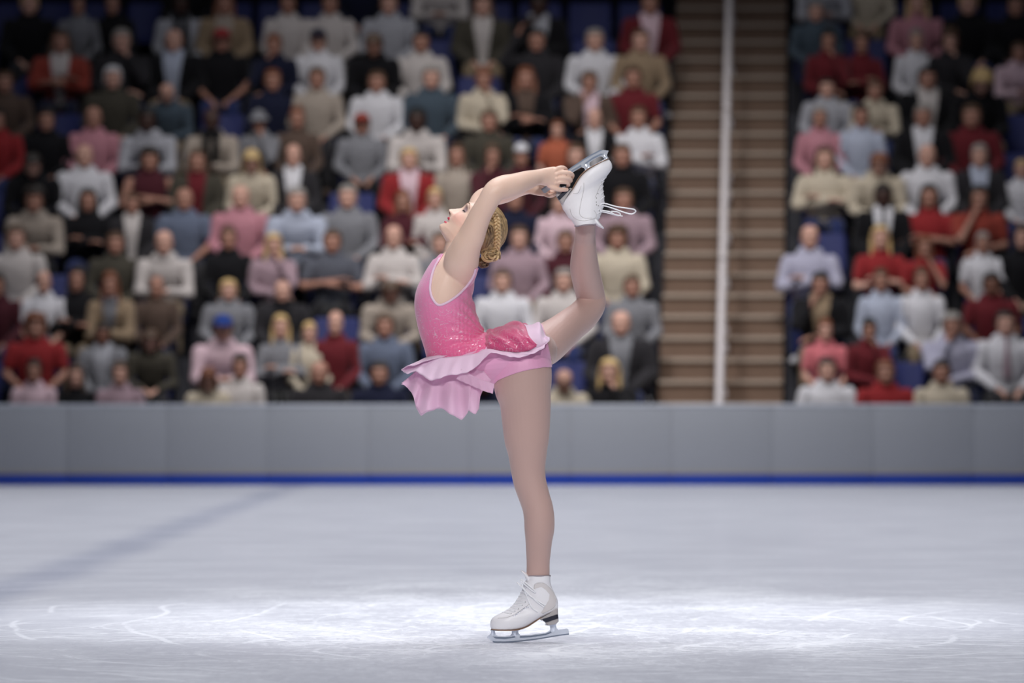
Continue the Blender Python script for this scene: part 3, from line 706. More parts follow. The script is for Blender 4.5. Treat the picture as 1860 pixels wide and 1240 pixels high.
for k, line in enumerate(CROWD):
    ppl = parse(k, line); y = row_y(k); z0 = TREAD[k]
    L = [p for p in ppl if p[0] < 1200]; R_ = [p for p in ppl if p[0] > 1400]
    for side, grp in (('left', L), ('right', R_)):
        n = len(grp)
        for i, (px, py, sk, hair, fit, pose) in enumerate(grp):
            x = px_to_x(px, y)
            drop = (py-ROWPX[k])/(FPX/(y+CAM_D))               # lower head than the row's: a smaller or slouching person
            plean = 1.25*(1-math.cos(POSES[pose]['lean']))*.55+(.03 if pose in ('lean', 'down') else 0)
            sc_ = 1.03-max(-.07, min(.20, drop-plean))/1.22
            sc_ = max(.86, min(1.09, sc_))
            rz = rng.uniform(-.12, .12)+(.0 if pose != 'chin' else .1)*(1 if rng.random() < .5 else -1)
            b_ = put_part('person', part_mesh('body', pose), skinm(sk)); flip = -1 if rng.random() < .5 else 1
            near_ = min([abs(px-q_[0]) for q_ in grp if q_[0] != px] or [200])/(FPX/(y+CAM_D)); xs_ = max(.84, min(1.06, near_/.50))
            b_.location = (x, y+.0, z0+.45*(1-sc_)-.02); b_.rotation_euler = (0, 0, rz); b_.scale = (sc_*flip*xs_*rng.uniform(.95, 1.02), sc_, sc_)
            # clothing
            kind, c1 = fit[0], fit[1]; c2 = fit[2] if len(fit) > 2 else None
            tc_ = rng.choice(['denim', 'navy', 'charcoal', 'black', 'khaki', 'denim'])
            put_part('trousers', part_mesh('trousers', 'any'), cloth(tc_), b_)
            for s in (-1, 1): put_part('shoe', part_mesh('shoe', s, 'any'), cloth(rng.choice(['black', 'brown', 'white'])), b_)
            W = lambda c: WORD.get(c, c)
            if kind in ('jacket', 'suit', 'scarf'):
                put_part('shirt', part_mesh('tee' if kind == 'jacket' else 'shirt', pose), cloth(c2 if kind != 'scarf' else c1), b_)
                if kind != 'scarf': put_part('jacket', part_mesh('jacket', pose), cloth(c1), b_)
                else: put_part('scarf', part_mesh('scarf', pose), cloth(c2), b_)
                if kind == 'suit' and c2 == 'white' and c1 == 'black' and sk == 'd': put_part('tie', part_mesh('tie', pose), cloth('charcoal'), b_)
                ct = '%s jacket over %s shirt' % (W(c1), W(c2)) if kind != 'scarf' else '%s top, scarf' % W(c1)
            elif kind == 'tie':
                put_part('shirt', part_mesh('shirt', pose), cloth(c1), b_); put_part('tie', part_mesh('tie', pose), cloth('mauve'), b_)
                ct = 'white shirt and mauve tie'
            else:
                put_part('shirt' if kind == 'shirt' else 'top', part_mesh(kind, pose), cloth(c1), b_)
                ct = W(c1)+' '+{'shirt': 'shirt', 'tee': 'T-shirt', 'tank': 'tank top'}[kind]
            if hair[0] in ('cap', 'bucket', 'beanie'):
                hc_ = hair[1] if hair[1] in RGB else 'rust'
                put_part('hair', part_mesh('hair', 'short', pose), hairm('brown'), b_)
                put_part('hat', part_mesh('hat', hair[0], pose), cloth(hc_), b_); hw = '%s %s' % (W(hc_), {'cap': 'cap', 'bucket': 'bucket hat', 'beanie': 'beanie'}[hair[0]])
            elif hair[0] == 'bald':
                if hair[1] != 'none': put_part('hair', part_mesh('hair', 'bald', pose), hairm(hair[1]), b_)
                hw = 'bald head'
            else:
                put_part('hair', part_mesh('hair', hair[0], pose), hairm(hair[1]), b_); hw = KIND_HAIR[hair[0]] % hair[1]
            pos = (n-i) if side == 'left' else i+1
            tag(b_, '%s, %s, %s, %s %s of stairs' % (ct, hw, ROWN[k], ORD[pos-1], side), 'person', 'spectators seated in the stand')
            SEATS.append((k, x, True, side))
        # seats: one under every spectator, empty ones in the gaps
        y_ = y; edges = (px_to_x(-60, y_), aisle_l(y-.15)-.30) if side == 'left' else (aisle_r(y-.15)+.30, px_to_x(1920, y_))
        xs = [px_to_x(p[0], y) for p in grp]; occ = list(xs); emp = []
        pts = [edges[0]-.5]+xs+[edges[1]+.5]
        for a, c in zip(pts[:-1], pts[1:]):
            m_ = int(round((c-a)/.545))-1
            for q in range(1, m_+1): emp.append(a+(c-a)*q/(m_+1))
        allx = sorted([(x_, 1) for x_ in xs]+[(x_, 0) for x_ in emp if edges[0]-.1 < x_ < edges[1]+.1])
        for i, (x_, oc_) in enumerate(allx):
            t = empty('stadium_seat', (x_, y, z0))
            gapn = min([abs(x_-o[0]) for j, o in enumerate(allx) if j != i] or [1]); t.scale = (min(1, max(.66, gapn/.575)), 1, 1)
            link('backrest', me_back, None, t); link('seat_pan', me_pan, None, t); link('armrest', me_arm, None, t); link('pedestal', me_leg, None, t)
            pos = (len(allx)-i) if side == 'left' else i+1
            tag(t, '%s blue stadium seat, %s, %s seat %s of the stairs' % ('occupied' if oc_ else 'empty', ROWN[k], ORD[min(pos-1, 19)], side), 'seat', 'blue stadium seats')
# ------------------------------------------------------------------ the skater
def K(px, py, y, a, b): return tuple(P(px, py, y))+(a*(CAM_D+y)/FPX, b)
UA = np.array((.7507, 0, .6607)); FA = np.array((-.6607, 0, .7507)); CH = np.array(P(797.5, 413, 0))
def headpt(l, f, u): return Vector(CH+S0*(u*UA+f*FA)+np.array((0, l*S0, 0)))
g = G()
# trunk
g.loft([K(838,462,0,24,.085), K(829,482,0,37,.125), K(820,500,0,43,.132), K(812,522,0,47.5,.136), K(806,547,0,51.5,.134), K(811.5,578,0,53,.125), K(819,601,0,54,.115), K(829,625,0,55,.115), K(842,644,0,50,.125)], 40, 6, (0,1,0), True, n=2.15)
g.ball(tuple(P(781, 542, 0)), (.043, .112, .075), 0, 24, 16)
g.loft([K(822,628,0,50,.112), K(850,648,0,50,.135), K(885,654,0,49,.155), K(925,647,0,51,.168), K(958,641,0,46,.165), K(976,638,.0,36,.14)], 36, 6, (0,1,0), True)
g.ball(tuple(P(957, 645, -.075)), (.078, .088, .072), 0, 22, 14); g.ball(tuple(P(957, 638, .085)), (.075, .085, .068), 0, 22, 14)
# neck, shoulders
g.loft([K(832,490,0,31,.075), K(835,470,0,30.5,.066), K(836,450,0,28.5,.056), K(846,432,0,30,.054), K(858,418,0,30,.05)], 30, 6, (0,1,0), True)
# standing (near) leg
g.loft([K(944,640,-.075,42,.088), K(951,668,-.084,49.5,.094), K(949.5,700,-.084,51.5,.090), K(954,730,-.08,46,.084), K(955.5,760,-.076,43.5,.078), K(956.7,800,-.07,39.6,.071), K(958,822,-.066,35,.066), K(959,850,-.062,30.8,.060), K(962.5,875,-.06,29,.056), K(971.5,905,-.058,27.3,.053), K(976.7,922,-.056,27,.054), K(979.5,942,-.054,27,.055), K(979.7,962,-.052,26.4,.054), K(978.7,982,-.05,23.6,.048), K(978,1002,-.046,21.8,.042), K(977.5,1022,-.043,20.3,.037), K(977.5,1043,-.041,20.3,.0355), K(978.5,1052,-.04,19,.033), K(979,1075,-.04,17,.031)], 36, 6, (0,1,0), True)
# raised (far) leg
g.loft([K(952,640,.085,38,.085), K(985,628,.13,38,.082), K(1012,610,.185,33.5,.074), K(1034,592,.235,30,.067), K(1058,573,.29,28,.06), K(1073,553,.325,26,.056), K(1072,534,.32,25.5,.054), K(1067,512,.28,26,.054), K(1062,488,.23,25.7,.054), K(1061,468,.19,23.4,.050), K(1062,448,.15,20,.044), K(1062.7,430,.115,18,.038), K(1063.5,410,.06,17.4,.034), K(1066,385,.02,15.4,.030)], 34, 6, (.15,1,.1), True)
g.ball(tuple(P(1079, 552, .325)), (.034, .05, .042), 0, 16, 12)
# arms
near_arm = [K(836,496,-.085,28,.05), K(838,474,-.125,32,.052), K(847,448,-.16,27,.050), K(857,428,-.18,24,.046), K(871,394,-.205,20.5,.042), K(886,367,-.225,19.3,.038), K(899,347,-.232,20.5,.037), K(915,340,-.215,22,.038), K(935,335,-.185,20.3,.037), K(958,327,-.13,17.3,.030), K(976,322,-.085,14.3,.022), K(990,321,-.06,16,.019)]
g.loft(near_arm, 28, 6, (0,1,.05), True)
far_arm = [K(836,492,.085,28,.05), K(840,470,.13,31,.052), K(850,440,.165,25,.048), K(858,412,.19,21.5,.044), K(867,380,.22,19,.038), K(876,362,.235,18.5,.037), K(896,355,.22,19,.037), K(918,350,.185,18,.035), K(942,343,.13,14.5,.028), K(960,340,.085,12.5,.022), K(972,341,.062,13,.018)]
g.loft(far_arm, 26, 6, (0,1,.05), True)
# near hand: palm, four fingers closing over the runner, thumb below
g.loft([K(978,321.5,-.08,14,.02), K(992,321,-.058,16.5,.0175), K(1004,321.5,-.045,19,.0165), K(1012,322,-.040,19,.014)], 24, 5, (0,1,.0), True, n=2.4)
def finger(pts, r0, r1): g.tube([tuple(P(*p)) for p in pts], [.80*(r0+(r1-r0)*i/(len(pts)-1)) for i in range(len(pts))], 12, 4)
finger([(1006,309,-.046),(1015,305,-.050),(1023,304.5,-.044),(1028,308,-.022),(1027,313,-.008)], .0098, .0078)
finger([(1008,316.5,-.046),(1021,313,-.054),(1034,314,-.048),(1040,318,-.028),(1039,323,-.010)], .0100, .0078)
finger([(1008,325,-.046),(1021,322.5,-.055),(1033,323.5,-.046),(1037,327.5,-.026),(1034,331,-.010)], .0098, .0076)
finger([(1006,332.5,-.045),(1018,330.5,-.052),(1029,331.5,-.044),(1033,335,-.028),(1031,338,-.014)], .0090, .0070)
finger([(992,331,-.052),(1002,339,-.052),(1013,343.5,-.047),(1022,344.5,-.038),(1030,344.5,-.026)], .0118, .0082)
for q in ((1009,308.5,-.053), (1011,316,-.055), (1011,324.5,-.055), (1009,332,-.052)): g.ball(tuple(P(*q)), .0072, 0, 10, 8)
# far hand: palm up under the heel of the blade
g.loft([K(962,339.5,.08,12.2,.02), K(974,342,.058,12.5,.018), K(984,345,.042,11.5,.016), K(991,347,.034,9.5,.014)], 22, 5, (0,1,.0), True)
finger([(984,348,.036),(993,354,.030),(1001,355.5,.018),(1008,352,.006),(1011,347,.002)], .0098, .0076)
finger([(986,344,.040),(997,349,.040),(1006,350,.030),(1012,346,.020),(1013,341,.014)], .0098, .0076)
finger([(984,339,.046),(996,342,.048),(1007,343,.040),(1013,339,.028),(1013,334,.022)], .0096, .0074)
finger([(982,336,.050),(993,336,.055),(1003,336,.050),(1010,332,.040),(1010,328,.032)], .0086, .0066)
finger([(978,337,.044),(986,336,.022),(992,339,.012),(996,343,.006)], .0105, .0082)
# head
nu, nv = 150, 170
hp = head_points(nu, nv, 1.0, 1.0); hp[..., 2] = np.where(hp[..., 2] > 70, 70+(hp[..., 2]-70)*.66, hp[..., 2]); hp[..., 1] = np.where(hp[..., 1] < -44, -44+(hp[..., 1]+44)*.93, hp[..., 1]); hv = CH+S0*(hp[..., 2:3]*UA+hp[..., 1:2]*FA)+np.stack([0*hp[..., 0], hp[..., 0]*S0, 0*hp[..., 0]], -1)
g.add([tuple(p) for p in hv.reshape(-1, 3)], grid_faces(nv, nu)+[tuple(range(nu-1, -1, -1)), tuple(nv*nu+i for i in range(nu))])
for s in (-1, 1):
    rot = Matrix.Rotation(math.radians(-41), 3, 'Y')
    g.ball(tuple(headpt(s*40.5, -47, 46)), (.010, .007, .024), 0, 14, 10, rot)
body = remesh(g, .00225)
v = get_v(body)
rel = (v-CH)/S0; hu = rel @ UA; hf = rel @ FA; hl = rel[:, 1]
def px_of(v):
    s = FPX/(CAM_D+v[:, 1]); return 930+v[:, 0]*s, HOR-(v[:, 2]-CAM_H)*s
ppx, ppy = px_of(v)
onface = (hu > -6) & (hf > -40) & (np.abs(hl) < 46) & (hu < 100) & (ppx < 880) & (ppy < 425)
armish = (v[:, 1] < -.12) | (v[:, 1] > .12)
onhand = ((ppx > 985) & (ppy < 365))
wgt = np.where(onface & ~armish, .11, 1.0); wgt[onhand] = .08; wgt[onface & ~armish & (hf < -16)] = .35
smooth(body, 26, wgt, .55)
v = get_v(body); ppx, ppy = px_of(v); n = normals(body)
# kneecap, calf and muscle relief on the legs, shoulder-blade and collar-bone dents
rel = (v-CH)/S0; hc = np.stack([rel[:, 1], rel @ FA, rel @ UA], -1)
hc[armish_ := (np.abs(v[:, 1]) > .1)] = (900, 900, 900)
at = body.attributes.new('hc', 'FLOAT_VECTOR', 'POINT'); at.data.foreach_set('vector', hc.astype(np.float32).ravel())
body.shade_smooth()
# skin with make-up
m_skin = mat('fair_skin', srgb(236, 206, 192), .42, spec=.4, sss=.06)
bs = m_skin.node_tree.nodes['Principled BSDF']; at_n = node(m_skin, 'ShaderNodeAttribute', attribute_name='hc')
sp_ = node(m_skin, 'ShaderNodeSeparateXYZ'); lk(m_skin, at_n.outputs['Vector'], sp_.inputs[0])
al = mth(m_skin, 'ABSOLUTE', sp_.outputs[0])
def face_mask(l0, u0, rl, ru, soft, fmin, both=True):
    x = mth(m_skin, 'DIVIDE', mth(m_skin, 'SUBTRACT', al, l0), rl); y = mth(m_skin, 'DIVIDE', mth(m_skin, 'SUBTRACT', sp_.outputs[2], u0), ru)
    d = mth(m_skin, 'ADD', mth(m_skin, 'MULTIPLY', x, x), mth(m_skin, 'MULTIPLY', y, y))
    k = node(m_skin, 'ShaderNodeMapRange'); k.interpolation_type = 'SMOOTHSTEP'; lk(m_skin, d, k.inputs[0])
    k.inputs[1].default_value = 1+soft; k.inputs[2].default_value = max(0, 1-soft); k.inputs[3].default_value = 0; k.inputs[4].default_value = 1
    return mth(m_skin, 'MULTIPLY', k.outputs[0], mth(m_skin, 'GREATER_THAN', sp_.outputs[1], fmin))
nz_ = noise_n(m_skin, node(m_skin, 'ShaderNodeTexCoord').outputs['Object'], 9, 3)
col = mixc(m_skin, nz_, srgb(228, 192, 172), srgb(240, 208, 192))
for l0, u0, rl, ru, soft, fmin, c, amt in ((24, 37, 13, 11, .95, -40, srgb(226, 140, 134), .32), (17, 57, 9, 6, .8, -40, srgb(128, 104, 120), .75),
        (0, 23.9, 14.5, 3.0, .25, -16, srgb(206, 46, 84), .95), (0, 15.6, 13.5, 2.6, .25, -16, srgb(206, 46, 84), .95), (0, 19.5, 12, 1.5, .3, -16, srgb(70, 16, 20), .95), (5.2, 31.6, 2.4, 1.5, .4, 0, srgb(90, 36, 34), .9)):
    col = mixc(m_skin, mth(m_skin, 'MULTIPLY', face_mask(l0, u0, rl, ru, soft, fmin), amt), col, c)
lk(m_skin, col, bs.inputs['Base Color'])
skater = link('person', body, m_skin)
tag(skater, 'figure skater in pink dress in upright layback spin holding the raised skate overhead', 'person')
BV = BVHTree.FromPolygons([tuple(p) for p in v], [tuple(p.vertices) for p in body.polygons])
CAMP = Vector((0, -CAM_D, CAM_H))
def hit(px, py, bv=None, lift=0.0, far=False):
    p = P(px, py, 0); d = (p-CAMP).normalized()
    o = CAMP if not far else CAMP+d*30
    r = (bv or BV).ray_cast(o, d if not far else -d)
    if r[0] is None: return None
    return r[0]+(r[1] if r[1].dot(d)*(1 if not far else -1) < 0 else -r[1])*lift
# ---- shells of cloth that follow the body
def shell(name, poly, off, m, keep=None, thick=.0006, parent=skater, src=None, snap=6.0, disp=None):
    src = src or body; v = get_v(src); n = normals(src); px, py = px_of(v)
    k = in_poly(px, py, poly)
    if keep is not None: k &= keep(v, px, py, n)
    F = [tuple(p.vertices) for p in src.polygons if all(k[i] for i in p.vertices)]
    used = np.array(sorted({i for f in F for i in f})); mp_ = -np.ones(len(v), int); mp_[used] = np.arange(len(used))
    vv = v[used]+n[used]*off; q = px[used].copy(), py[used].copy()
    if disp is not None: vv += n[used]*disp(vv, q[0], q[1])[:, None]
    # edge loop: drawn onto the pattern line
    cnt = {}
    for f in F:
        for i in range(len(f)):
            e = (min(f[i], f[i-1]), max(f[i], f[i-1])); cnt[e] = cnt.get(e, 0)+1
    edge = {i for e, c in cnt.items() if c == 1 for i in e}
    A = np.array(poly, float); B = np.roll(A, -1, axis=0); D = B-A; LL = (D**2).sum(1)+1e-9
    for i in edge:
        x, y = px[i], py[i]; w_ = np.array((x, y)); t = np.clip(((w_-A)*D).sum(1)/LL, 0, 1); c = A+D*t[:, None]
        dd = ((c-w_)**2).sum(1); j = dd.argmin()
        if dd[j] < snap*snap:
            s = (CAM_D+v[i, 1])/FPX; kx = mp_[i]
            vv[kx, 0] += (c[j, 0]-x)*s; vv[kx, 2] -= (c[j, 1]-y)*s
    g = G(); g.add([tuple(p) for p in vv], [tuple(int(mp_[i]) for i in f) for f in F]); me = g.mesh(name, True, -1)
    o = link(name, me, m, parent)
    sd = o.modifiers.new('s', 'SOLIDIFY'); sd.thickness = thick; sd.offset = 1
    return o
# dress materials
def glitter(name, c1, c2, amount, zlo, zhi):
    m = mat(name, c1, .5, spec=.4, sheen=.3); b = m.node_tree.nodes['Principled BSDF']
    t = node(m, 'ShaderNodeTexCoord'); o = t.outputs['Object']
    sx = node(m, 'ShaderNodeSeparateXYZ'); lk(m, o, sx.inputs[0])
    mr = node(m, 'ShaderNodeMapRange'); lk(m, sx.outputs[2], mr.inputs[0]); mr.inputs[1].default_value = zlo; mr.inputs[2].default_value = zhi
    dye = mixc(m, mr.outputs[0], c2, c1)
    vo = node(m, 'ShaderNodeTexVoronoi'); vo.inputs['Scale'].default_value = 300; lk(m, o, vo.inputs['Vector'])
    cl = noise_n(m, o, 24, 2, .5, 1.0)
    wv = node(m, 'ShaderNodeTexWave', wave_type='RINGS', rings_direction='SPHERICAL'); wv.inputs['Scale'].default_value = 15; wv.inputs['Distortion'].default_value = 16; wv.inputs['Detail'].default_value = 1; wv.inputs['Detail Scale'].default_value = 2.2
    lk(m, o, wv.inputs['Vector'])
    line = ramp(m, wv.outputs['Fac'], [(.82, 0.0), (.90, 1.0)])
    dotr = ramp(m, vo.outputs['Distance'], [(.22, 1.0), (.34, 0.0)])
    rnd = node(m, 'ShaderNodeSeparateColor'); lk(m, vo.outputs['Color'], rnd.inputs[0])
    few = mth(m, 'GREATER_THAN', rnd.outputs[0], 1-amount); many = mth(m, 'GREATER_THAN', rnd.outputs[0], .35)
    spark = mth(m, 'MULTIPLY', dotr, mth(m, 'MAXIMUM', few, mth(m, 'MULTIPLY', many, line)))
    thin = mth(m, 'MULTIPLY', ramp(m, wv.outputs['Fac'], [(.98, 0.0), (.995, .5)]), ramp(m, cl, [(.48, 0.0), (.56, 1.0)]))
    spark = mth(m, 'MAXIMUM', spark, thin)
    lk(m, mixc(m, mth(m, 'MULTIPLY', spark, .9), dye, (.93, .86, .92)), b.inputs['Base Color'])
    lk(m, mth(m, 'MULTIPLY', spark, .55), b.inputs['Metallic']); lk(m, mth(m, 'SUBTRACT', .42, mth(m, 'MULTIPLY', spark, .2)), b.inputs['Roughness'])
    return m
m_bod = glitter('pink_glitter_fabric', srgb(234, 152, 194), srgb(230, 102, 150), .22, .98, 1.22)
m_over = glitter('deep_pink_glitter_fabric', srgb(190, 70, 114), srgb(206, 76, 124), .26, .9, 1.1)
m_pale = mat('pale_pink_fabric', srgb(246, 222, 242), .6, spec=.3, sheen=.3, bump=.1, scale=300)
m_pant = mat('pink_stretch_fabric', srgb(228, 164, 198), .5, spec=.5, sheen=.3)
m_chif = mat('pink_chiffon', srgb(242, 212, 232), .6, spec=.2, sheen=.4)
for m_, al_, tr_ in ((m_chif, .84, .45), (m_pale, 1.0, .3)):
    bb_ = m_.node_tree.nodes['Principled BSDF']; bb_.inputs['Alpha'].default_value = al_
    tl_ = node(m_, 'ShaderNodeBsdfTranslucent'); tl_.inputs[0].default_value = srgb(252, 228, 242)+(1,); ms_ = node(m_, 'ShaderNodeMixShader'); ms_.inputs[0].default_value = tr_
    lk(m_, bb_.outputs[0], ms_.inputs[1]); lk(m_, tl_.outputs[0], ms_.inputs[2]); lk(m_, ms_.outputs[0], m_.node_tree.nodes['Material Output'].inputs[0])
m_tight = mat('tan_tights', srgb(190, 158, 150), .5, spec=.35, sheen=.15, bump=.04, scale=500)
ARMHOLE = [(806,462),(799,474),(790,488),(784.5,507),(782.5,526),(786.5,542),(797,553.5),(813.5,548),(834,532.5),(852,511.5),(860,497),(863,486)]
BOD = [(793,470),(800,462)]+ARMHOLE+[(880,488),(884,540),(900,600),(886,612),(881,640),(866,646),(829,653),(803,654),(781,655),(740,664),(720,560),(755,490)]
def bod_disp(v, px, py):
    # gathers that fan out from the small of the back
    dx = 892-px; dy = 612-py; r = np.hypot(dx, dy); a = np.arctan2(dy, dx)
    k = np.exp(-((r-52)/46)**2)*np.clip((px-800)/40, 0, 1)*np.clip((py-505)/30, 0, 1)
    w_ = np.sin(a*26+1.5*np.sin(r/13)+v[:, 1]*14)
    return .0028*k*w_+.0006*np.sin(px*.9)*k
shell('bodice', BOD, .0022, m_bod, keep=lambda v, px, py, n: (px < 900) & ~((np.abs(v[:, 1]) > .145) & (py < 500)), disp=bod_disp, thick=.0012)
LEG = [(1002,667),(984,667),(958,671.5),(932,679),(906,690.5),(898,699),(895,713.5)]
PANT = [(781,648),(829,647),(881,634),(905,600),(935,588),(985,590),(991,612),(997,640)]+LEG+[(885,728),(840,715),(780,675)]
shell('briefs', PANT, .0026, m_pant, thick=.0012)
TI = [(1004,660),(984,659),(958,663),(932,671),(904,683),(892,696),(886,714),(880,735),(900,780),(910,900),(935,960),(945,1066),(1010,1066),(1025,940),(1015,800),(1030,740),(1130,600),(1130,540),(1100,400),(1030,400),(1020,520),(972,560),(978,600)]
shell('tights', TI, .0011, m_tight, keep=lambda v, px, py, n: (py > 408) & (px > 870), thick=.0003)
# piping round the armholes and along the leg opening
def piping(pts, r, far, name, m=m_pale, parent=skater, sub=5):
    q = spl([(a, b, 0) for a, b in pts], sub); out = []
    for a, b, _ in q:
        h = hit(a, b, None, .0035, far)
        if h is not None and (not out or (h-out[-1]).length < .05): out.append(h)
    if len(out) > 2: 
        gg = G().loft([tuple(p)+(r*1.9, r*.8) for p in out], 8, 1, (0,1,0), True, spline=False); return link(name, gg.mesh(name), m, parent)
for far in (False, True): piping([(800,470)]+ARMHOLE[2:-1]+[(862,489)], .0021, far, 'armhole_piping')
piping(LEG[1:], .0005, False, 'leg_piping', m_pant)
# centre side seam of the bodice
piping([(797,554),(797,580),(798,605),(802,630),(808,650)], .0006, False, 'side_seam', m_bod)
# ---- skirt
def cloth_strip(name, inner, outer, m, nrow=14, wave=.006, freq=9, both=True, ph=0, sag=0, solid=.0007):
    """cloth hung between two edge lines given as (px, py, depth), with soft folds; the far half mirrors the near one"""
    A = spl(inner, 8); B = np.array(outer, float); N = 160
    def even(C):
        d = np.r_[0, np.cumsum(np.linalg.norm(np.diff(C, axis=0)*[1, 1, 400], axis=1))]; t = np.linspace(0, d[-1], N)
        return np.stack([np.interp(t, d, C[:, i]) for i in range(3)], -1)
    A = even(A); B = even(B); g = G(); V = []
    for side in ((1, -1) if both is True else (1,)):
        V = []
        for j in range(nrow+1):
            t = j/nrow
            for i in range(N):
                p = A[i]*(1-t)+B[i]*t; x, y, d = p
                w_ = t*wave*math.sin(freq*2*PI*i/N+ph+1.2*math.sin(3*t+side))*(1 if side == 1 else .8)
                q = P(x, y+sag*math.sin(PI*t), d*side+w_); q.z += .35*w_*math.cos(freq*1.4*PI*i/N+side)
                V.append(tuple(q))
        F = [(j*N+i, j*N+i+1, (j+1)*N+i+1, (j+1)*N+i) for j in range(nrow) for i in range(N-1)]
        g.add(V, F)
    o = link(name, g.mesh(name, True, .0004), m, skater); sd = o.modifiers.new('s', 'SOLIDIFY'); sd.thickness = solid; sd.offset = 0
    if both == 'apart': cloth_strip(name, [(a, b, -c) for a, b, c in inner], [(a, b, -c) for a, b, c in outer], m, nrow, wave, freq, False, ph, sag, solid)
    return o
D = -.135
# pale top frill, flung out to the front
cloth_strip('skirt_frill',
  [(771,650,.0),(781,648,-.07),(803,649,-.115),(829,647,-.13),(865,641,-.15),(881,634,-.16),(893,634,-.17),(907,637,-.18),(927,639,-.185),(948,638,-.188),(977,628,-.18),(984,616,-.16)],
  [(729,672,.0),(739,679,-.05),(754,674,-.09),(766,681,-.12),(781,691,-.15),(800,686.5,-.17),(814,681,-.18),(829,681,-.185),(850,676,-.19),(866,665,-.195),(880,650,-.20),(892,640,-.205),(907,643,-.205),(927,648,-.205),(945,649,-.205),(971,641,-.205),(989,632,-.20),(990,626,-.19),(999,618,-.185),(993,610,-.17)], m_pale, 12, .004, 13)
cloth_strip('skirt_frill',
  [(771,650,.0),(781,647,-.05),(795,645,-.09),(812,646,-.12)],
  [(729,671,.0),(738,665,-.04),(752,664,-.07),(768,657,-.1)], m_pale, 8, .003, 5)
# chiffon underskirt
cloth_strip('underskirt',
  [(765,664,.0),(790,670,-.09),(815,668,-.12),(845,664,-.135),(872,668,-.14),(892,690,-.145)],
  [(729,697,.0),(741,702,-.04),(752,722,-.07),(756,741,-.09),(765,753,-.11),(778,748,-.12),(794,741,-.13),(811,746,-.15),(829,758,-.16),(838,760,-.165),(849,750,-.17),(851,745,-.16),(864,750,-.17),(870,743,-.165),(869,728,-.15),(876,707,-.14)], m_chif, 22, .016, 5, sag=1)
cloth_strip('underskirt',
  [(790,676,-.02),(812,680,-.06),(840,676,-.09),(868,680,-.11)],
  [(760,742,-.0),(775,736,-.04),(794,741,-.07),(812,744,-.09),(835,752,-.12),(862,742,-.13)], m_chif, 18, .012, 4, ph=1)
# gathered side panel between frill and briefs
cloth_strip('underskirt',
  [(838,670,-.175),(858,681,-.178),(878,690,-.178),(898,697,-.174)],
  [(829,688,-.165),(855,700,-.172),(876,709,-.174),(895,714.5,-.172)], m_chif, 12, .003, 4, 'apart')
# overskirt riding up over the hips
def canopy(name, cols, m, w0=.186, nrow=48, pleat=.0):
    C = spl(cols, 6); g = G(); V = []; N = len(C)
    for i, (x, yt, yb, w_) in enumerate(C):
        for j in range(nrow+1):
            t = j/nrow; a = PI*t
            y = -w_*math.cos(a); s = max(0, math.sin(a))**.62; py = yb+(yt-yb)*s
            r = pleat*math.sin(i*.55+t*21)*math.sin(a)**.3+pleat*.7*math.sin(x*.23+t*47+2*math.sin(t*13))
            q = P(x, py, y); nrm = Vector((0, -math.cos(a), s*.8+.1)).normalized(); V.append(tuple(q+nrm*r))
    M = nrow+1; F = [(i*M+j, i*M+j+1, (i+1)*M+j+1, (i+1)*M+j) for i in range(N-1) for j in range(nrow)]
    o = link(name, g.add(V, F).mesh(name, True, -1), m, skater); sd = o.modifiers.new('s', 'SOLIDIFY'); sd.thickness = .001; sd.offset = 1
    return o
canopy('overskirt', [(880,612,636,.128),(884,604,636,.145),(889,599,635,.16),(896,600,635,.168),(914,592.5,637,.182),(935,585.5,639,.192),(950,587.5,638.5,.196),(961,595,636,.196),(971,610,631,.194),(977.5,621,628,.19)], m_over, pleat=.0046)
canopy('overskirt_trim', [(952,588.5,637,.190),(966,590,635,.190),(980,584.5,632,.190),(986,598,628,.188),(990,607,624,.185),(998.5,612,619,.18)], m_pale, pleat=.001)
# ---- face: lashes, brow, teeth
m_lash = mat('lash', srgb(24, 18, 20), .6); m_brow = mat('brow_hair', srgb(132, 92, 66), .7)
for s in (-1, 1):
    def fp(f, u, l, lift):
        o = headpt(s*l, 40, u); d = Vector(-FA); r = BV.ray_cast(o, d)
        return (r[0] if r[0] is not None else headpt(s*l, f, u))-d*lift
    line = [fp(0, 54.5-.012*(l-17)**2, l, .0006) for l in (9, 11, 13, 15, 17, 19, 21, 23, 25)]
    gg = G().tube([tuple(p) for p in line], [.0004]+[.0011]*7+[.0005], 6, 2)
    for i, p in enumerate(line[1:]):
        d = Vector(FA)*.004+Vector(-UA)*.0042+Vector((0, s*.0006*(i-1), 0))
        gg.tube([tuple(p), tuple(p+d*.6+Vector(UA)*-.0004), tuple(p+d)], [.0005, .0004, .0002], 5, 2)
    link('eyelashes', gg.mesh('l'), m_lash, skater)
    bl = [fp(0, u, l, .0008) for l, u in ((8, 65.5), (12, 68), (17, 69.8), (22, 69.5), (26, 67), (29, 63.5))]
    link('eyebrow', G().loft([tuple(p)+(r, .0007) for p, r in zip(bl, (.0009, .0014, .0015, .0012, .0009, .0004))], 8, 4, tuple(FA), True).mesh('b'), m_brow, skater)
gg = G()
for l in (-10.5, -8.2, -5.9, -3.5, -1.2, 1.2, 3.5, 5.9, 8.2, 10.5): gg.ball(tuple(headpt(l, -.8-.045*l*l, 20.6)), (.0022, .0021, .0026), 0, 8, 6)
for l in (-8, -6, -4, -2, 0, 2, 4, 6, 8): gg.ball(tuple(headpt(l, -2.6-.05*l*l, 18.0)), (.0019, .0016, .0018), 0, 8, 6)
link('teeth', gg.mesh('t'), mat('teeth', srgb(240, 236, 230), .25), skater)
m_nail = mat('nail', srgb(226, 160, 156), .2)
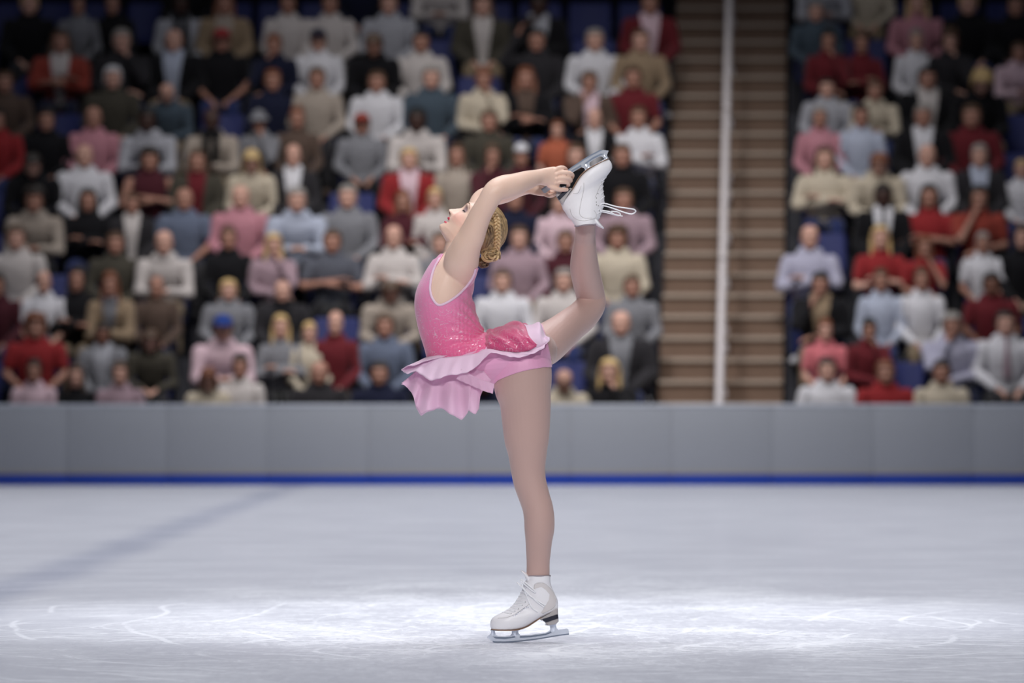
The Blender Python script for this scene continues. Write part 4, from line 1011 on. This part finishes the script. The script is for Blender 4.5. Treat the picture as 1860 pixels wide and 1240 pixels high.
# ---- hair: swept back, side braid, coiled bun
def hair_mat(name, c0, c1):
    m = mat(name, c0, .36, spec=.5); b = m.node_tree.nodes['Principled BSDF']
    at = node(m, 'ShaderNodeAttribute', attribute_name='tone'); t = node(m, 'ShaderNodeTexCoord')
    nz = noise_n(m, t.outputs['Object'], 60, 4, .6, .5)
    f = mth(m, 'ADD', mth(m, 'MULTIPLY', at.outputs['Fac'], .75), mth(m, 'MULTIPLY', nz, .3))
    r = node(m, 'ShaderNodeValToRGB'); e = r.color_ramp.elements; e[0].position = .15; e[0].color = c1+(1,); e[1].position = .9; e[1].color = c0+(1,)
    lk(m, f, r.inputs[0]); lk(m, r.outputs[0], b.inputs['Base Color']); b.inputs['Anisotropic'].default_value = .4
    return m
m_hair = hair_mat('blonde_hair', srgb(232, 200, 150), srgb(78, 54, 38))
rg = random.Random(11)
class HG(G):
    def __init__(s): super().__init__(); s.t = []
    def lock(s, pts, radii, tone, seg=7, res=5):
        n0 = len(s.v); s.loft([tuple(p)+(r, r*.8) for p, r in zip(pts, radii)], seg, res, (.1, 1, .2), True); s.t += [tone]*(len(s.v)-n0)
    def out(s, name):
        me = s.mesh(name, True, -1); at = me.attributes.new('tone', 'FLOAT', 'POINT'); at.data.foreach_set('value', s.t); return link(name, me, m_hair, skater)
HCEN = np.array((0, -50, 55.)); HR = np.array((47.0, 48.5, 47.5))
def scalp(th, ph, k=1.0):
    """th: from the face line over the crown to the nape (0..pi), ph: sideways"""
    d = np.array((math.sin(ph), math.cos(ph)*math.cos(th), math.cos(ph)*math.sin(th)))
    return headpt(*(HCEN+d*HR*k))
BUN = P(892, 464, -.014)
hg = HG()
# under layer: a full cap so no skin shows between locks
nb = len(hg.v); vs = []; NU, NV = 40, 26
for j in range(NV+1):
    ph = -PI/2+PI*j/NV
    for i in range(NU+1):
        th = math.radians(43)+(math.radians(236)-math.radians(43))*i/NU
        vs.append(tuple(scalp(th, ph*.97, 1.0)))
hg.add(vs, [(j*(NU+1)+i, j*(NU+1)+i+1, (j+1)*(NU+1)+i+1, (j+1)*(NU+1)+i) for j in range(NV) for i in range(NU)]); hg.t += [.25]*len(vs)
for k in range(330):
    ph0 = (rg.random()*2-1)*1.42; th0 = math.radians(41+rg.random()*14+16*rg.random()**2); pts = []; n_ = 9
    for i in range(n_):
        t = i/(n_-1); th = th0+(math.radians(205+rg.uniform(-14, 14))-th0)*t; ph = ph0*(1-.62*t**1.6)
        pts.append(scalp(th, ph, 1.012+.012*math.sin(t*PI)+rg.uniform(-.004, .004)))
    pts.append(pts[-1].lerp(BUN, .55)); r = rg.uniform(.0014, .003)
    hg.lock(pts, [r*.4]+[r]*7+[r*.9, r*.5], rg.uniform(.1, .85), 6, 4)
for k in range(90):   # nape and side hair gathered down into the bun
    ph0 = rg.choice((-1, 1))*(.95+rg.random()*.5); th0 = math.radians(150+rg.random()*66); p0 = scalp(th0-.9, ph0, 1.0); p1 = scalp(th0-.3, ph0*.85, 1.01); p2 = scalp(math.radians(212), ph0*.35, 1.02)
    hg.lock([p0, p1, p2, p2.lerp(BUN, .6)], [.001, .0026, .0026, .0015], rg.uniform(0, .45))
hg.out('hair')
hb = HG()
def coil(c, R, r, turns, tone, tilt, n=40, squash=.8, ph=0):
    pts = []; M = Matrix.Rotation(tilt, 3, 'X')
    for i in range(n):
        t = i/(n-1); a = 2*PI*turns*t+ph; rr = R*(1-.55*t)
        p = M @ Vector((rr*math.cos(a), -.012*t-.002, rr*math.sin(a)*squash)); pts.append(tuple(Vector(c)+p))
    hb.lock([Vector(p) for p in pts], [r*.7]+[r]*(n-2)+[r*.5], tone, 8, 2)
for k in range(34):
    c = BUN+Vector((rg.uniform(-.009, .009), rg.uniform(-.03, .012), rg.uniform(-.009, .009)))
    coil(c, rg.uniform(.013, .027), rg.uniform(.002, .0036), rg.uniform(.9, 1.6), rg.uniform(.1, 1.0), rg.uniform(-.9, .9), 30, rg.uniform(.72, .95), rg.uniform(0, 6.28))
hb.ball(tuple(BUN+Vector((0, .004, 0))), (.024, .026, .022)); hb.t += [.15]*(len(hb.v)-len(hb.t))
for k in range(12):   # dark lower lobe of the bun
    c = P(876+rg.uniform(-5, 5), 478+rg.uniform(-4, 4), rg.uniform(-.02, .01)); coil(c, rg.uniform(.010, .017), .0036, 1.1, rg.uniform(0, .3), rg.uniform(-.6, .6), 20, .8, rg.uniform(0, 6))
for k in range(10):
    c = P(897+rg.uniform(-5, 4), 452+rg.uniform(-4, 5), rg.uniform(-.03, .0)); coil(c, rg.uniform(.010, .016), .0036, 1.0, rg.uniform(.5, 1), rg.uniform(-.6, .6), 20, .9, rg.uniform(0, 6))
hb.out('hair_bun')
hd = HG()
hbv = None
ho = [o for o in skater.children if o.name.startswith('hair')][0]
HV = BVHTree.FromPolygons([tuple(p.co) for p in ho.data.vertices], [tuple(p.vertices) for p in ho.data.polygons])
cen = []
for (a, b) in ((893,384),(899,391),(902,401),(903.5,412),(903.5,424),(902.5,436),(901.5,448),(898,457)):
    r = hit(a, b, HV, .003); cen.append(r if r is not None else P(a, b, -.05))
cen = spl([tuple(c) for c in cen], 12); T = np.gradient(cen, axis=0); T /= np.linalg.norm(T, axis=1)[:, None]
for k in range(3):
    for fil in range(3):
        pts = []
        for i in range(0, len(cen)):
            a = i*.34+k*2*PI/3; side = np.cross(T[i], (0, 1, 0)); side /= np.linalg.norm(side)
            w_ = .0075; off = side*(w_*math.sin(a)+.0022*(fil-1))+np.array((0, -1, 0))*(.0042*math.sin(2*a)+.0045+.001*(fil == 1))
            pts.append(Vector(cen[i]+off))
        hd.lock(pts, [.002]+[.0028]*(len(pts)-2)+[.0014], (.85, 1.0, .75)[fil], 6, 1)
hd.out('braid')
# ---- skates
m_boot = mat('white_boot_leather', srgb(236, 234, 238), .35, spec=.4, bump=.05, scale=120)
m_bpan = mat('boot_side_panel', srgb(214, 208, 208), .45)
m_sole = mat('boot_sole', srgb(150, 116, 92), .5); m_heelg = mat('heel_grey', srgb(172, 166, 166), .4); m_navy = mat('heel_navy', srgb(26, 28, 46), .35)
m_chrome = mat('chrome_blade', srgb(228, 234, 246), .2, metal=.55); m_grind = mat('ground_blade_edge', srgb(128, 138, 156), .32, metal=.5)
m_lace = mat('white_lace', srgb(240, 240, 244), .7); m_eye = mat('dark_eyelet', srgb(50, 46, 36), .3, metal=.8); m_gem = mat('crystal', srgb(225, 232, 245), .05, metal=.7); m_lin = mat('boot_lining', srgb(150, 140, 146), .7)
kk = S0/7.296
def bvw(me, root): return BVHTree.FromPolygons([tuple(p.co) for p in me.vertices], [tuple(p.vertices) for p in me.polygons])
def make_skate(xf, label, loops, seams=None, bend=0.0):
    root = empty('figure_skate'); root.parent = skater; root['label'] = label
    def L(cx, cy, y=0.0):
        if bend:      # the ankle points the foot: the shaft turns about the ankle bone
            t = max(0, min(1, (740-cy)/330)); t = t*t*(3-2*t); a = bend*t; dx = cx-1015; dy = cy-640
            t3 = max(0, min(1, (400-cy)/140)); cx = cx-t*(45-.25*(cx-1010))-t3*45; cx = 960+(cx-960)*(1-.16*t3)
            dx = cx-1015
            if t > 0: cx, cy = 1015+dx*math.cos(a)-dy*math.sin(a), 640+dx*math.sin(a)+dy*math.cos(a)
        return xf @ Vector(((cx-325)*kk, y, (1141-cy)*kk))
    rows = [(256,858,1162,.040),(300,850,1163,.040),(350,818,1166,.039),(400,802,1180,.0385),(450,786,1202,.038),(500,762,1226,.0375),(540,738,1246,.037),(580,712,1259,.0365),(620,686,1264,.036),(660,648,1265,.036),(700,600,1262,.036),(730,545,1232,.0375),(760,488,1158,.0395),(790,430,1090,.041),(820,392,1030,.042),(860,373,965,.043),(900,369,905,.0425),(935,373,845,.041),(958,382,775,.038),(968,400,720,.033)]
    q = spl(rows, 5); seg = 72; V = []
    for (cy, a, b, hw) in q:
        for i in range(seg):
            t = 2*PI*i/seg; n_ = 2.35; cx = math.copysign(abs(math.cos(t))**(2/n_), math.cos(t)); sy = math.copysign(abs(math.sin(t))**(2/n_), math.sin(t))
            # instep narrows towards the lacing, toe box stays round
            k = 1-.35*max(0, -cx)**3*(1 if 300 < cy < 760 else .3)
            V.append(tuple(L((a+b)/2+(b-a)/2*cx, cy, hw*sy*k)))
    NR = len(q); F = [(j*seg+i, j*seg+(i+1) % seg, (j+1)*seg+(i+1) % seg, (j+1)*seg+i) for j in range(NR-1) for i in range(seg)]
    F.append(tuple((NR-1)*seg+i for i in range(seg)))
    # the opening: lining goes down inside
    b0 = len(V)
    for dep, sc_ in ((258, .95), (330, .92)):
        for i in range(seg):
            t = 2*PI*i/seg; V.append(tuple(L(1010+148*sc_*math.cos(t), dep, .039*sc_*math.sin(t))))
    F += [((i+1) % seg, i, b0+i, b0+(i+1) % seg) for i in range(seg)]+[(b0+(i+1) % seg, b0+i, b0+seg+i, b0+seg+(i+1) % seg) for i in range(seg)]
    bm_ = G().add(V, F).mesh('boot', True, -1); boot = link('boot', bm_, m_boot, root)
    bv = BVHTree.FromPolygons(V, F)
    cdir = (L(0, 0, 1)-L(0, 0, 0)).normalized()
    def on(cx, cy, s=-1, lift=.0008):
        o = L(cx, cy, s*.3); r = bv.ray_cast(o, -cdir*s); return (r[0] if r[0] is not None else L(cx, cy, s*.03))+cdir*s*lift
    link('collar', G().tube([tuple(L(1010+150*math.cos(t), 256, .039*math.sin(t))) for t in np.linspace(0, 2*PI, 33)], .0026, 8, 1).mesh('c'), m_lin, root)
    # tongue standing up in front
    link('tongue', G().loft([tuple(L(905, 400))+(.007, .022), tuple(L(880, 320))+(.008, .026), tuple(L(852, 262))+(.0075, .028), tuple(L(812, 220))+(.005, .026), tuple(L(782, 193))+(.003, .020)], 16, 4, tuple(cdir), True).mesh('t'), m_boot, root)
    # quilted side panel, seams
    pp = [(945,430),(955,368),(1000,346),(1080,352),(1160,420),(1215,500),(1238,590),(1222,655),(1150,712),(1060,752),(1030,745),(1090,655),(1140,570),(1150,500),(1100,440),(1040,400),(1010,410)]
    for s in (-1, 1) if seams is None else ():
        P3 = [on(a, b, s, .0007) for a, b, _ in spl([(a, b, 0) for a, b in pp+[pp[0]]], 4)]
        gg = G(); c_ = [sum((p[i] for p in P3), 0)/len(P3) for i in range(3)]
        link('seam', G().tube([tuple(on(a, b, s, .0002)) for a, b, _ in spl([(p[0], p[1], 0) for p in pp[:10]], 4)], .0006, 6, 1).mesh('s'), m_heelg, root)
        link('seam', G().tube([tuple(on(a, b, s, .0002)) for a, b, _ in spl([(470,812,0),(560,805,0),(650,780,0),(740,730,0),(830,665,0),(880,630,0),(900,640,0)], 5)], .0006, 6, 1).mesh('s'), m_heelg, root)
        # panel: fill with a fine grid of boot surface points
        xs = np.arange(930, 1250, 3.); zs = np.arange(340, 760, 3.); X, Z = np.meshgrid(xs, zs); ok = in_poly(X.ravel().astype(float), Z.ravel().astype(float), pp).reshape(X.shape)
        gv = []; gi = -np.ones(X.shape, int)
        for j in range(len(zs)):
            for i in range(len(xs)):
                if ok[j, i]: gi[j, i] = len(gv); gv.append(tuple(on(float(xs[i]), float(zs[j]), s, .0004)))
        gf = [(gi[j, i], gi[j, i+1], gi[j+1, i+1], gi[j+1, i]) for j in range(len(zs)-1) for i in range(len(xs)-1) if min(gi[j, i], gi[j, i+1], gi[j+1, i+1], gi[j+1, i]) >= 0]
        gg = G(); gg.add(gv, [tuple(int(x) for x in f) for f in gf]); o = link('side_panel', gg.mesh('p', True, -1), m_bpan, root); o['label'] = 'grey-beige side panel'
        for a, b in ((645,752),(693,722),(742,688),(790,643),(830,600),(858,552),(850,500),(838,455),(846,405),(850,360)):
            link('eyelet', G().ball(tuple(on(a, b, s, .0006)), .0019, 0, 8, 6).mesh('e'), m_eye, root)
        gg = G()
        for i in range(22):
            t = i/21; a = 680+190*t+rg.uniform(-8, 8); b = 778-118*t-8*math.sin(t*PI)+rg.uniform(-9, 9); gg.ball(tuple(on(a, b, s, .0006)), rg.uniform(.0009, .0018), 0, 6, 4)
        o = link('crystals', gg.mesh('g', False), m_gem, root); o['kind'] = 'stuff'
    for line in (seams or ()):
        pts = []
        for a, b, _ in spl([(960+a/6.89, 250+b/6.89, 0) for a, b in line], 5):
            h_ = hit(a, b, bvw(bm_, root), .0002)
            if h_ is not None: pts.append(tuple(h_))
        if len(pts) > 2: link('seam', G().tube(pts, .0006, 6, 1).mesh('s'), m_heelg, root)
    if seams:
        for a, b in ((868,700),(850,755),(847,806),(850,840),(874,852),(885,915),(890,942),(898,982)):
            h_ = hit(960+a/6.89, 250+b/6.89, bvw(bm_, root), .0004)
            if h_ is not None: link('eyelet', G().ball(tuple(h_), .0014, 0, 8, 6).mesh('e'), m_eye, root)
    # laces crossing the instep
    ey = [(645,752),(693,722),(742,688),(790,643),(830,600),(858,552),(850,500),(838,455),(846,405)]
    if seams: ey = [(np.interp(b, [r[0] for r in rows], [r[1] for r in rows])+45, b) for a, b in ey]
    for i in range(len(ey)-1):
        for s in (-1, 1):
            a = on(*ey[i], s, .0015); b = on(*ey[i+1], -s, .0015); f0 = np.interp((ey[i][1]+ey[i+1][1])/2, [r[0] for r in rows], [r[1] for r in rows])
            ym = (ey[i][1]+ey[i+1][1])/2; m_ = L(f0-3, ym, 0)
            q1 = [on(ey[i][0]+(f0-ey[i][0])*t, ey[i][1]+(ym-ey[i][1])*t, s, .001) for t in (.35, .7)]; q2 = [on(ey[i+1][0]+(f0-ey[i+1][0])*t, ey[i+1][1]+(ym-ey[i+1][1])*t, -s, .001) for t in (.7, .35)]
            link('lace', G().tube([tuple(p) for p in [a]+q1+[m_]+q2+[b]], .0013, 6, 3).mesh('l'), m_lace, root)
    for lp in loops(L, on):
        link('lace', G().tube([tuple(p) for p in lp], .0021, 8, 5).mesh('l'), m_lace, root)
    # sole, heel stack
    link('sole', G().loft([tuple(L(383,962))+(.0016,.016), tuple(L(430,967))+(.0018,.032), tuple(L(560,972))+(.002,.040), tuple(L(700,970))+(.002,.0385), tuple(L(790,952))+(.002,.034), tuple(L(870,920))+(.002,.028), tuple(L(960,862))+(.002,.025), tuple(L(1040,808))+(.002,.024)], 20, 4, tuple(cdir), True, n=3).mesh('s'), m_sole, root)
    def slab(name, poly, hw, m, lab=None):
        g_ = G(); vv = []; n_ = len(poly)
        LV = ((-hw, .80), (-hw*.93, .92), (-hw*.72, 1.0), (hw*.72, 1.0), (hw*.93, .92), (hw, .80))
        for y, k in LV:
            cx = sum(p[0] for p in poly)/n_; cy = sum(p[1] for p in poly)/n_
            vv += [tuple(L(cx+(p[0]-cx)*k, cy+(p[1]-cy)*(.97 if k < 1 else 1), y)) for p in poly]
        F = [tuple(range(n_)), tuple(range(6*n_-1, 5*n_-1, -1))]+[(j*n_+i, (j+1)*n_+i, (j+1)*n_+(i+1) % n_, j*n_+(i+1) % n_) for j in range(5) for i in range(n_)]
        o = link(name, g_.add(vv, F).mesh(name, False), m, root)
        if lab: o['label'] = lab
    slab('heel', [(1020,822),(1262,690),(1265,768),(1040,845)], .030, m_heelg, 'grey upper heel layer')
    slab('heel', [(1030,826),(1264,762),(1270,818),(1105,868),(1085,862)], .031, m_navy, 'navy heel band')
    slab('heel', [(1085,860),(1269,816),(1272,858),(1235,893),(1130,905),(1100,888)], .028, m_heelg, 'beige lower heel layer')
    # blade
    prof = [(382,964),(374,1020),(345,1048),(322,1068),(340,1086),(343,1078),(356,1102),(363,1094),(378,1120),(390,1112),(402,1132),(430,1139),(560,1141),(700,1133),(850,1117),(1000,1097),(1150,1072),(1300,1047),(1406,1034),(1412,1018),(1402,965),(1380,954),(1270,971),(1247,950),(1234,893),(1152,905),(1162,955),(1150,985),(1100,1008),(900,1036),(770,1043),(742,1015),(738,966),(652,966),(652,1020),(630,1048),(560,1058),(470,1056),(442,1038),(431,1000),(430,964)]
    def plate(g_, poly, y):
        n_ = len(poly); vv = [L(a, b, -y) for a, b in poly]+[L(a, b, y) for a, b in poly]
        g_.add([tuple(p) for p in vv], [tuple(range(n_)), tuple(range(2*n_-1, n_-1, -1))]+[(i, i+n_, (i+1) % n_+n_, (i+1) % n_) for i in range(n_)])
    gg = G(); plate(gg, prof, .0024)
    me = gg.mesh('blade', False); link('blade', me, m_chrome, root)
    gg = G()
    plate(gg, [(402,1116),(430,1122),(560,1124),(700,1116),(850,1100),(1000,1081),(1150,1056),(1300,1031),(1408,1018),(1410,1036),(1300,1048),(1150,1073),(1000,1098),(850,1118),(700,1134),(560,1142),(430,1140),(402,1133)], .0029)
    link('blade_edge', gg.mesh('x', False), m_grind, root)
    gg = G()
    plate(gg, [(440,1062),(560,1068),(640,1062),(690,1050),(700,1072),(560,1094),(440,1086),(400,1060)], .0031)
    plate(gg, [(760,1052),(900,1048),(1100,1020),(1170,990),(1180,1010),(1100,1040),(900,1070),(760,1076)], .0031)
    link('blade_edge', gg.mesh('x', False), m_grind, root)
    for a, b, w_, y0 in ((405, 986, 22, .007), (695, 990, 36, .008), (1195, 930, 36, .008)):
        gg = G().loft([tuple(L(a, b-28))+(w_*kk*1.25, .018), tuple(L(a, b-14))+(w_*kk*.95, .010), tuple(L(a, b+14))+(w_*kk*.85, .006), tuple(L(a, b+60))+(w_*kk*.9, .0032)], 18, 5, tuple(cdir), True, n=2.6)
        link('stanchion', gg.mesh('st'), m_chrome, root)
    gg = G().loft([tuple(L(372,974))+(.0012,.012), tuple(L(420,976))+(.0014,.026), tuple(L(560,979))+(.0014,.03), tuple(L(700,977))+(.0014,.028), tuple(L(765,968))+(.0012,.014)], 18, 4, tuple(cdir), True, n=3)
    gg.loft([tuple(L(1095,902))+(.0012,.010), tuple(L(1150,907))+(.0014,.022), tuple(L(1240,893))+(.0012,.018)], 18, 4, tuple(cdir), True, n=3)
    link('mounting_plate', gg.mesh('mp'), m_chrome, root)
    return root
X0s = P(884.55, 1166, -.04).x
xf1 = Matrix.Translation((X0s, -.04, 0.0))
def loops1(L, on):
    return [[on(858,545,-1,.003), on(820,430,-1,.006), L(745,360,-.03), L(722,345,-.03), L(760,375,-.043), on(880,500,-1,.005), on(980,590,-1,.004), on(1075,665,-1,.003)],
            [on(850,520,-1,.004), L(775,330,-.034), L(790,308,-.038), on(880,380,-1,.008), on(950,440,-1,.006), on(965,470,-1,.005), on(930,455,-1,.005), on(860,400,-1,.008), L(770,318,-.034)],
            [on(860,548,-1,.004), on(900,640,-1,.003), on(940,690,-1,.003), on(990,725,-1,.003)], [on(800,470,-1,.003), on(900,520,-1,.005), on(960,560,-1,.004), on(1090,640,-1,.003)]]
make_skate(xf1, 'white figure skate standing on the ice', loops1)
xf2 = Matrix.Translation(P(1101.0, 266.0, .0)) @ Matrix.Rotation(-math.radians(208), 4, 'Y') @ Matrix.Diagonal((.945, .945, .895, 1))
def loops2(L, on):
    c5 = lambda a, b, y: P(960+a/6.89, 250+b/6.89, y)
    return [[c5(885,850,-.012), c5(905,828,-.015), c5(960,824,-.02), c5(1100,862,-.03), c5(1250,885,-.035), c5(1322,898,-.03), c5(1340,925,-.025), c5(1290,955,-.02), c5(1200,935,-.02), c5(1060,885,-.018), c5(960,855,-.014), c5(890,852,-.01)],
            [c5(900,905,-.015), c5(960,915,-.02), c5(1020,928,-.022), c5(1080,960,-.02), c5(1172,980,-.02)],
            [c5(905,925,-.012), c5(980,938,-.014), c5(1060,960,-.016), c5(1130,975,-.016), c5(1150,955,-.018), c5(1110,928,-.02), c5(1040,922,-.02)]]
make_skate(xf2, 'white figure skate held overhead by the blade', loops2, [[(692,565),(690,650),(665,770),(640,900),(645,965),(700,1005),(790,1005)], [(520,890),(545,970),(610,1025),(700,1040),(790,1020),(840,1000),(845,950),(820,910)], [(560,700),(620,690),(660,600)], [(930,520),(880,640),(835,745)]], math.radians(24))
